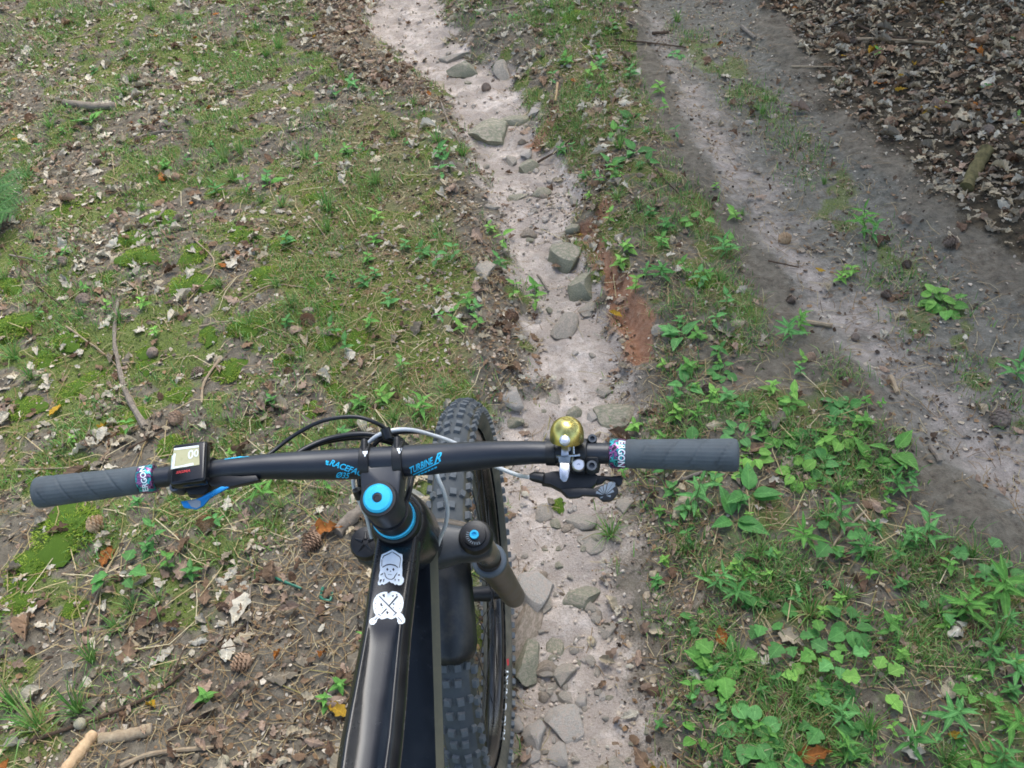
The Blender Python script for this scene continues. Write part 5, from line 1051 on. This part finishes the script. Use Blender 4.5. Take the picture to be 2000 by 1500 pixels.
# bell
BXC = at_depth(1107, 858, dR-.020); BA = nrm(V(.09, .39, .92)); br = .0182
prof_b = [(-.001, br*.985), (.0, br), (.008, br*.985), (.013, br*.93), (.0185, br*.78), (.0222, br*.55), (.0240, br*.34), (.0240, br*.30), (.0236, br*.22), (.0244, .0002)]
BELL = part(MB().lathe(BXC, BA, prof_b, 48), 'bell_dome', M_BRASS, sharp=50)
MB().lathe(BXC-BA*.012, BA, [(0, .005), (.012, .004)], 14).obj('bell_post', M_SILV, BELL)
BN = nrm(VW*.8+Z*.6); BP = at_depth(1103, 905, dR-.028)
plate([(1097, 862), (1109, 862), (1111, 890), (1096, 890)], .003, .0022, M_SILV, 'striker_arm', BELL, .0004, BP, BN); plate([(1090, 891), (1115, 891), (1113, 904), (1092, 904)], .002, .004, M_GREYP, 'striker_hinge', BELL, .0006, BP, BN)
plate([(1094, 904), (1112, 904), (1113, 918), (1110, 932), (1106, 940), (1100, 941), (1094, 934), (1092, 918)], .005, .0022, M_SILV, 'striker_tab', BELL, .0005, BP, BN)
MB().lathe(at_depth(1103, 861, dR-.040), BN, [(0, .0058), (.003, .0056), (.0045, .0040), (.0050, .0003)], 20).obj('striker_rivet', M_SILV, BELL)
MB().tube([at_depth(1119, 872, dR-.016), at_depth(1120, 886, dR-.018), at_depth(1118, 902, dR-.014)], .0016, 8).obj('bell_wire', M_SILV, BELL); MB().tube([at_depth(1087, 892, dR-.024), at_depth(1132, 889, dR-.018)], .0016, 8).obj('hinge_pin', M_SILV, BELL)
cB = barp(.190); DB = bar_dir(.190); rows = []
for t in np.linspace(0, 2*math.pi, 33): d = nrm(np.cross(DB, V(.1, .4, .9)))*math.cos(t)+nrm(np.cross(DB, np.cross(DB, V(.1, .4, .9))))*math.sin(t); rows.append([cB+d*r+DB*x for r, x in [(.0126, -.005), (.0142, -.005), (.0142, .005), (.0126, .005)]])
MB().grid(rows, True, False).obj('bell_strap', M_BLK, BELL)
# --- left controls
cL = barp(-.213); DL = bar_dir(-.213); dL = float(pix(cL)[0][2]); rows = []
for xo in (-.226, -.195):
    c2 = barp(xo); rows = []
    for t in np.linspace(0, 2*math.pi, 33): d = P1*math.cos(t)+P2*math.sin(t); rows.append([c2+d*r+DL*x for r, x in [(.0118, -.0062), (.0150, -.0062), (.0156, -.0052), (.0156, .0052), (.0150, .0062), (.0118, .0062)]])
    o_ = part(MB().grid(rows, True, False), 'lever_clamp', M_BLK, sharp=30)
    if xo == -.226: CLL = o_
boss(340, 950, dL-.022, .0062, .022, CLL)
MB().tube([cL, cL-P1*.022, cL-P1*.034+V(0, .028, -.01), cL-P1*.034+V(.03, .05, -.015)], [.008, .008, .008, .006], 10).obj('brake_reservoir', M_BLK, CLL); MB().tube([cL-P1*.036+V(.02, .055, -.015), cL-P1*.038+V(-.03, .06, -.016), cL-P1*.034+V(-.10, .045, -.016)], [.005, .0045, .004], 8).obj('brake_lever', M_BLK, CLL)
LP0 = at_depth(385, 960, dL-.008); LN = nrm(VW*.86+Z*.5)
pl = lambda pts, lift, th, m, name, parent, bv=.0012: plate(pts, lift, th, m, name, parent, bv, LP0, LN)
REM = pl([(336, 930), (404, 925), (412, 935), (405, 958), (396, 966), (370, 967), (362, 958), (336, 955)], 0, .020, M_BLK, 'seatpost_remote', BIKE)
pl([(398, 926), (470, 930), (500, 928), (506, 938), (470, 946), (440, 953), (412, 950)], .006, .012, M_BLK, 'remote_body', REM)
LEV = pl([(352, 979), (379, 975), (391, 971), (404, 963), (439, 946), (448, 952), (420, 967), (409, 974), (397, 988), (384, 995), (359, 992)], .006, .003, M_BLUE, 'remote_lever', REM, .0009)
# bike computer
CN = nrm(V(.02, -.30, .95)); CR = nrm(DL-CN*np.dot(DL, CN)); CU = np.cross(CN, CR)
CC = on_plane(368, 903, cL+V(0, -.004, .026), CN); mb = MB(); mb.box(CC-CN*.007, (CR, CU, CN), (.0395, .0500, .0150), .28, 4)
COMP = part(mb, 'bike_computer', simple('gloss_black_case', srgb(14, 15, 18), .18, nscale=60, namt=.1), sharp=40)
mb = MB(); mb.box((CC+cL)/2-CN*.006, (CR, CU, CN), (.030, .026, .020), .2); mb.obj('computer_mount', M_BLK, COMP)
# --- hoses
def hose(pts, r, m, name='cable'): return part(MB().tube(spline([at_depth(*p) for p in pts], 8), r, 12), name, m)
hose([(1036, 932, dR), (1015, 929, 1.07), (985, 918, 1.10), (955, 905, 1.12), (920, 884, 1.13), (885, 864, 1.13), (845, 850, 1.12), (805, 840, 1.10), (770, 840, 1.09), (735, 852, 1.09), (708, 880, 1.10), (694, 915, 1.105), (690, 945, 1.105), (700, 975, 1.11), (716, 1010, 1.13), (726, 1050, 1.15)], .0024, M_GHOSE, 'shift_cable')
hose([(500, 905, 1.07), (530, 884, 1.09), (575, 850, 1.10), (630, 822, 1.10), (690, 814, 1.10), (730, 824, 1.10), (760, 842, 1.11), (785, 860, 1.12), (800, 885, 1.13), (800, 930, 1.12), (795, 965, 1.10), (786, 1000, 1.09)], .0024, M_HOSE, 'remote_cable')
hose([(560, 905, 1.08), (590, 880, 1.09), (640, 858, 1.10), (700, 848, 1.10), (745, 852, 1.10), (780, 862, 1.11), (800, 880, 1.12), (806, 915, 1.12), (800, 955, 1.10), (790, 990, 1.09)], .0034, M_HOSE, 'brake_hose')
hose([(575, 895, 1.09), (620, 868, 1.105), (680, 856, 1.11), (735, 858, 1.11), (775, 868, 1.12)], .0030, M_HOSE, 'brake_hose')
hose([(845, 845, 1.13), (800, 843, 1.11), (765, 847, 1.10), (738, 862, 1.10), (718, 890, 1.10), (702, 925, 1.105), (704, 955, 1.11), (714, 985, 1.12), (728, 1020, 1.14)], .0027, M_HOSE, 'brake_hose')
hose([(846, 905, 1.12), (856, 935, 1.12), (868, 965, 1.13), (874, 995, 1.15), (870, 1025, 1.17), (860, 1050, 1.19), (850, 1080, 1.22)], .0026, M_GHOSE, 'fork_hose')
t_ = part(MB().tube([at_depth(752, 836, 1.085), at_depth(758, 856, 1.085)], .0058, 12), 'cable_clip', M_HOSE); part(MB().tube([at_depth(697, 956, 1.10), at_depth(704, 972, 1.105)], .0060, 12), 'cable_clip', M_HOSE)

# ------------------------------------------------------------------ prints and stickers laid on the surfaces
bpy.context.view_layer.update()
def bvh_of(*obs):
    v, f = [], []
    for o in obs:
        n = len(v); v += [o.matrix_world@q.co for q in o.data.vertices]; f += [tuple(i+n for i in p.vertices) for p in o.data.polygons]
    return BVHTree.FromPolygons(v, f)
def lay(name, tris_px, bvh, off, m, parent):
    """tris_px: bmesh whose verts hold (px, py); lays it on the surface as a thin print"""
    bm = tris_px; bmesh.ops.triangulate(bm, faces=bm.faces[:])
    for _ in range(3):
        lg = [e for e in bm.edges if (e.verts[0].co-e.verts[1].co).length > 5]
        if not lg: break
        bmesh.ops.subdivide_edges(bm, edges=lg, cuts=1); bmesh.ops.triangulate(bm, faces=[f for f in bm.faces if len(f.verts) > 3])
    bad = []
    for v in bm.verts:
        d = Vector(ray(v.co.x, v.co.y)).normalized(); h = bvh.ray_cast(Vector(CAMP), d)
        if h[0] is None: bad.append(v); continue
        nn = h[1] if h[1].dot(d) < 0 else -h[1]; v.co = h[0]+nn*off
    if bad: bmesh.ops.delete(bm, geom=bad, context='VERTS')
    me = bpy.data.meshes.new(name); bm.to_mesh(me); bm.free(); me.materials.append(m); o = link(name, me, parent); return o
def text_bm(body, org, right, up, shear=0.0, space=1.0):
    cu = bpy.data.curves.new('lettering', 'FONT'); cu.body = body; cu.size = 1.0; cu.shear = shear; cu.space_character = space; cu.resolution_u = 3; cu.offset = .022
    o = bpy.data.objects.new('lettering', cu); COL.objects.link(o); dg = bpy.context.evaluated_depsgraph_get(); me = o.evaluated_get(dg).to_mesh(); bm = bmesh.new(); bm.from_mesh(me); o.evaluated_get(dg).to_mesh_clear(); bpy.data.objects.remove(o); bpy.data.curves.remove(cu)
    xs_ = [v.co.x for v in bm.verts]; w_ = max(xs_)-min(xs_); x0 = min(xs_); h_ = max(v.co.y for v in bm.verts)
    for v in bm.verts: a, b = (v.co.x-x0)/w_, v.co.y/h_; v.co = Vector((org[0]+a*right[0]+b*up[0], org[1]+a*right[1]+b*up[1], 0))
    return bm
def poly_bm(*polys):
    bm = bmesh.new()
    for p in polys: bm.faces.new([bm.verts.new((a, b, 0)) for a, b in p])
    return bm
B_ = bvh_of(BAR)
lay('lettering', text_bm('RACEFACE', (643, 908), (72, 25), (4, -11), .25), B_, .0004, M_CYAN, BAR)
lay('lettering', poly_bm([(637, 899), (643, 901), (641, 905), (636, 903)], [(637, 904), (642, 906), (641, 909), (636, 907)]), B_, .0004, M_CYAN, BAR)
lay('lettering', text_bm('Ø35', (656, 932), (26, 2), (2, -11), .25), B_, .0004, M_CYAN, BAR)
lay('lettering', text_bm('TURBINE', (802, 925), (46, -21), (-3, -12), .3), B_, .0004, M_CYAN, BAR)
lay('lettering', text_bm('R', (848, 906), (16, -7), (-1, -17), .45), B_, .0004, M_CYAN, BAR)
lay('lettering', poly_bm([(806, 926), (857, 902), (858, 904), (807, 928)]), B_, .0004, M_CYAN, BAR)
lay('fine_print', poly_bm(*[[(816+k*6.5, 929-k*2.75), (821+k*6.5, 927-k*2.75), (821+k*6.5, 924-k*2.75), (816+k*6.5, 926-k*2.75)] for k in range(6)]), B_, .0004, M_CYAN, BAR)
lay('stripe', poly_bm([(433, 895), (489, 888), (488, 892), (437, 898)]), B_, .0004, M_CYAN, BAR)
lay('lettering', text_bm('ERGON', (1209, 861), (-2, 50), (13, 1), 0), bvh_of(COLR), .0004, M_WHITE, COLR)
lay('lettering', text_bm('ERGON', (290, 958), (-8, -47), (-11, 2), 0), bvh_of(COLL), .0004, M_WHITE, COLL)
lay('lettering', text_bm('MAGIC MARY', (985, 1446), (8, -142), (-8, -1), 0), bvh_of(TYRE), .0005, M_GREYP if False else M_WHITE, TYRE)
lay('tyre_logo', poly_bm([(989, 1288), (993, 1286), (994, 1298), (991, 1301)]), bvh_of(TYRE), .0005, M_RED, TYRE)
fb = bvh_of(*[o for o in STEM_.children if o.name.startswith('faceplate')])
for cx_, cy_ in ((713, 887), (780, 881)): lay('band_mark', poly_bm([(cx_-5, cy_-5), (cx_+5, cy_-6), (cx_+4, cy_-1), (cx_+2, cy_+1), (cx_+1, cy_+5), (cx_-1, cy_+5), (cx_-2, cy_+1), (cx_-4, cy_-1)]), fb, .0004, M_WHITE, STEM_)
lay('cup_print', poly_bm([(754, 1038), (770, 1041), (786, 1037), (791, 1034), (791, 1039), (786, 1044), (770, 1047), (756, 1044)]), bvh_of(HS, FRAME), .0005, M_GREYP, HS)
# dial marks
cr = bvh_of(CAPR, *[o for o in CAPR.children if o.name.startswith('compression')])
for k in range(10):
    a = 1.2+k*.26; c0 = (930+math.cos(a)*14, 1046+math.sin(a)*13); c1 = (930+math.cos(a)*20, 1046+math.sin(a)*18); t0 = (-math.sin(a)*.8, math.cos(a)*.8); lay('dial_mark', poly_bm([(c0[0]-t0[0], c0[1]-t0[1]), (c1[0]-t0[0], c1[1]-t0[1]), (c1[0]+t0[0], c1[1]+t0[1]), (c0[0]+t0[0], c0[1]+t0[1])]), cr, .0004, M_GREYP, CAPR)
# paddle star, lever mark
pb = bvh_of(PAD)
for a, w_, l_ in [(-2.75, .16, 18), (-2.3, .14, 17), (-1.95, .16, 19), (-1.55, .16, 22), (-1.15, .16, 30), (-.85, .13, 32), (-.5, .14, 20), (.1, .2, 12), (2.6, .2, 10)]:
    o_ = (1181, 968); lay('paddle_print', poly_bm([(o_[0]+math.cos(a)*3, o_[1]+math.sin(a)*3), (o_[0]+math.cos(a-w_)*l_, o_[1]+math.sin(a-w_)*l_), (o_[0]+math.cos(a+w_)*l_, o_[1]+math.sin(a+w_)*l_)]), pb, .0004, M_GREYP, PAD)
lay('lever_print', poly_bm([(366, 979), (384, 976), (392, 979), (392, 988), (384, 993), (374, 990)]), bvh_of(LEV), .0004, M_GREYP, LEV)
# computer face
cb = bvh_of(COMP)
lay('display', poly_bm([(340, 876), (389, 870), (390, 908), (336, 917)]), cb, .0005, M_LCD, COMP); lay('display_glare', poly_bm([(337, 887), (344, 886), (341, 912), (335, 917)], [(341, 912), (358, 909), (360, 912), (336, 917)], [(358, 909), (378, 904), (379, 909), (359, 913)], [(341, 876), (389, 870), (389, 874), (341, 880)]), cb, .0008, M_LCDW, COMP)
lay('display_digit', text_bm('0', (367, 897), (11, -1.5), (1.5, -17)), cb, .0010, M_LCDW, COMP); lay('display_digit', text_bm('0', (379, 893), (9, -1.5), (1, -14)), cb, .0010, M_LCDW, COMP)
lay('lettering', text_bm('SIGMA', (344, 926), (28, -4.5), (.5, -5), .2), cb, .0006, M_RED, COMP)
# stickers on the top tube (pixel outlines of the flat print, laid on the tube)
Q1 = lambda l: [(680+a/7.5, 1040+b/7.5) for a, b in l]
tb = bvh_of(FRAME)
STK1 = lay('feather_skull_sticker', poly_bm(Q1([(650, 252), (690, 270), (740, 305), (795, 325), (800, 400), (790, 480), (795, 560), (790, 640), (818, 680), (812, 730), (780, 770), (740, 778), (712, 760), (690, 772), (660, 745), (630, 740), (606, 718), (570, 742), (540, 760), (520, 770), (495, 755), (470, 778), (440, 770), (435, 740), (455, 690), (450, 640), (468, 560), (465, 480), (472, 400), (490, 325), (560, 295), (610, 270)])), tb, .0004, M_WHITE, FRAME)
ink = [[(560, 545), (575, 522), (592, 545), (578, 572)], [(648, 548), (662, 522), (682, 545), (668, 575)], [(612, 578), (622, 560), (632, 580)], [(500, 510), (560, 475), (620, 465), (690, 480), (735, 515), (730, 525), (685, 495), (620, 480), (562, 490), (506, 522)],
       [(500, 385), (520, 345), (600, 310), (645, 285), (640, 296), (602, 322), (528, 356), (508, 392)], [(650, 288), (700, 315), (765, 360), (775, 400), (764, 398), (756, 368), (698, 328), (655, 300)], [(520, 580), (545, 605), (550, 640), (570, 668), (600, 685), (640, 688), (670, 665), (685, 635), (705, 610), (725, 585), (716, 612), (697, 640), (682, 675), (645, 698), (598, 694), (560, 676), (541, 646), (535, 612)],
       [(462, 700), (486, 690), (500, 700), (488, 715), (476, 735), (464, 742)], [(515, 690), (535, 685), (525, 725), (513, 738)], [(680, 690), (700, 685), (690, 725)], [(730, 690), (755, 692), (745, 730)], [(492, 400), (500, 400), (498, 500), (490, 500)], [(768, 400), (776, 400), (756, 520), (748, 520)],
       [(585, 615), (640, 622), (640, 628), (585, 621)], [(470, 628), (505, 600), (520, 606), (505, 622), (480, 634)], [(728, 630), (750, 612), (762, 632), (742, 640)]]
lay('sticker_ink', poly_bm(*[Q1(p) for p in ink]), tb, .0008, M_INK, FRAME)
lay('crossed_tools_sticker', poly_bm(Q1([(575, 872), (578, 900), (568, 930), (590, 985), (604, 1000), (622, 960), (612, 925), (618, 880), (650, 862), (710, 872), (760, 900), (800, 955), (812, 1030), (802, 1100), (780, 1150), (760, 1185), (795, 1200), (832, 1270), (825, 1320), (790, 1345), (745, 1340), (722, 1310), (725, 1270), (700, 1240), (660, 1265), (630, 1275), (600, 1262), (570, 1250), (530, 1268), (490, 1275), (460, 1255), (430, 1270), (412, 1320), (375, 1352), (330, 1350), (312, 1320), (315, 1285), (340, 1262), (375, 1250), (410, 1215), (385, 1180), (370, 1120), (365, 1050), (380, 980), (420, 920), (480, 885), (530, 872)])), tb, .0004, M_WHITE, FRAME)
ink2 = [[(450, 940), (462, 932), (680, 1150), (716, 1185), (704, 1196), (660, 1158)], [(715, 930), (735, 945), (612, 1080), (600, 1066)], [(560, 1115), (572, 1128), (495, 1205), (482, 1194)], [(560, 1160), (578, 1155), (598, 1178), (580, 1205), (562, 1190)], [(470, 1050), (490, 1032), (500, 1058), (512, 1080), (490, 1086), (478, 1078)], [(492, 1112), (512, 1098), (514, 1116)],
        [(660, 1040), (684, 1046), (672, 1070), (656, 1062)], [(652, 1102), (676, 1098), (664, 1122)], [(395, 1040), (410, 1035), (405, 1060)], [(395, 1110), (412, 1118), (402, 1130)], [(410, 970), (425, 960), (430, 975)], [(765, 1040), (778, 1030), (776, 1060)], [(750, 1120), (768, 1108), (762, 1136)], [(440, 1190), (478, 1218), (490, 1236), (436, 1206)], [(660, 1215), (720, 1168), (724, 1178), (664, 1230)],
        [(500, 915), (535, 905), (540, 950), (528, 955), (526, 920), (505, 930)], [(640, 930), (668, 918), (672, 940), (650, 950)], [(385, 1285), (430, 1240), (437, 1248), (392, 1294)], [(735, 1240), (780, 1290), (772, 1298), (728, 1250)], [(345, 1302), (365, 1298), (360, 1315)], [(768, 1302), (785, 1300), (780, 1318)], [(700, 905), (725, 915), (722, 930), (704, 925)]]
lay('sticker_ink', poly_bm(*[Q1(p) for p in ink2]), tb, .0008, M_INK, FRAME)
write_labels()
# ------------------------------------------------------------------ spruces added around the clearing, unseen, to shade the floor and darken paint reflections
BARKT = wood_mat('spruce_bark', srgb(70, 58, 48), srgb(112, 96, 80), 14); NEEDL = attr_mat('spruce_needles', .7, .25, 8)
def spruce_meshes(seed):
    r = np.random.default_rng(seed); H = 13.0; tr = MB().tube([V(0, 0, -.3), V(.03, .02, 4), V(-.02, .04, 9), V(0, 0, H)], [.17, .13, .07, .015], 12)
    P, ln, wd, az, lean = [], [], [], [], []
    for k in range(46):
        z = 2.2+10.6*(k/46)**.9; a = k*2.4+r.normal(0, .2); L_ = 2.3*(1-(z-2.2)/11.6)+.25; d = V(math.cos(a), math.sin(a), 0)
        tip = V(0, 0, z)+d*L_+V(0, 0, -.25*L_); tr.tube([V(0, 0, z), V(0, 0, z)+d*L_*.5+V(0, 0, -.02), tip], [.022, .014, .005], 5, False)
        for j in range(120):
            t = r.uniform(.12, 1); q_ = V(0, 0, z)+d*L_*t+V(0, 0, -.25*L_*t*t)+r.normal(0, .11*(1.1-.5*t)*L_**.5, 3)*V(1, 1, .45); P.append(q_); ln.append(r.uniform(.12, .26)); wd.append(r.uniform(.02, .05)); az.append(a+r.normal(0, .9)); lean.append(r.uniform(.6, .97))
    v, q_, t = blades(np.array(P), np.array(ln), np.array(wd), np.array(az), np.array(lean)); cr_ = mesh_np('crown', v, [q_, t]); pal_ = np.array([srgb(*c)[:3] for c in ((62, 88, 48), (48, 72, 40), (80, 104, 58))]); point_col(cr_, 'tint', np.repeat(pal_[r.integers(0, 3, len(P))], 5, 0)); cr_.materials.append(NEEDL)
    tm = tr.mesh('trunk'); tm.materials.append(BARKT); return tm, cr_
SPR = [spruce_meshes(1), spruce_meshes(2)]
for i, (x_, y_, sc_, lab) in enumerate([(3.0, 1.9, .95, 'on the leafy slope right of the camera'), (2.65, 3.5, 1.0, 'high on the leafy slope at the right'), (2.3, 5.4, 1.0, 'beyond the slope at the far right'), (4.2, -1.6, 1.0, 'behind the rider on the right'), (-4.6, 7.6, 1.0, 'far up the left bank'), (-5.2, 3.2, 1.05, 'left of the mossy bank'), (-4.8, -.8, .95, 'behind the rider on the left'), (1.0, 9.5, 1.1, 'straight up the track'), (-2.0, 10.5, 1.0, 'far up beside the gully'), (-1.5, -5.0, 1.05, 'well behind the rider'), (2.0, -5.2, 1.0, 'behind the rider by the track'), (6.2, 2.2, 1.1, 'deeper in the wood at the right'), (-7.2, 1.0, 1.1, 'deeper in the wood at the left')]):
    o = empty('shade_spruce', (x_, y_, float(hz(x_, y_))), (0, 0, i*1.3)); o.scale = (sc_,)*3; tag(o, 'unseen dark spruce added for shade '+lab, 'tree', 'added spruces around the clearing'); tm, cr_ = SPR[i % 2]; link('trunk', tm, o); link('crown', cr_, o)
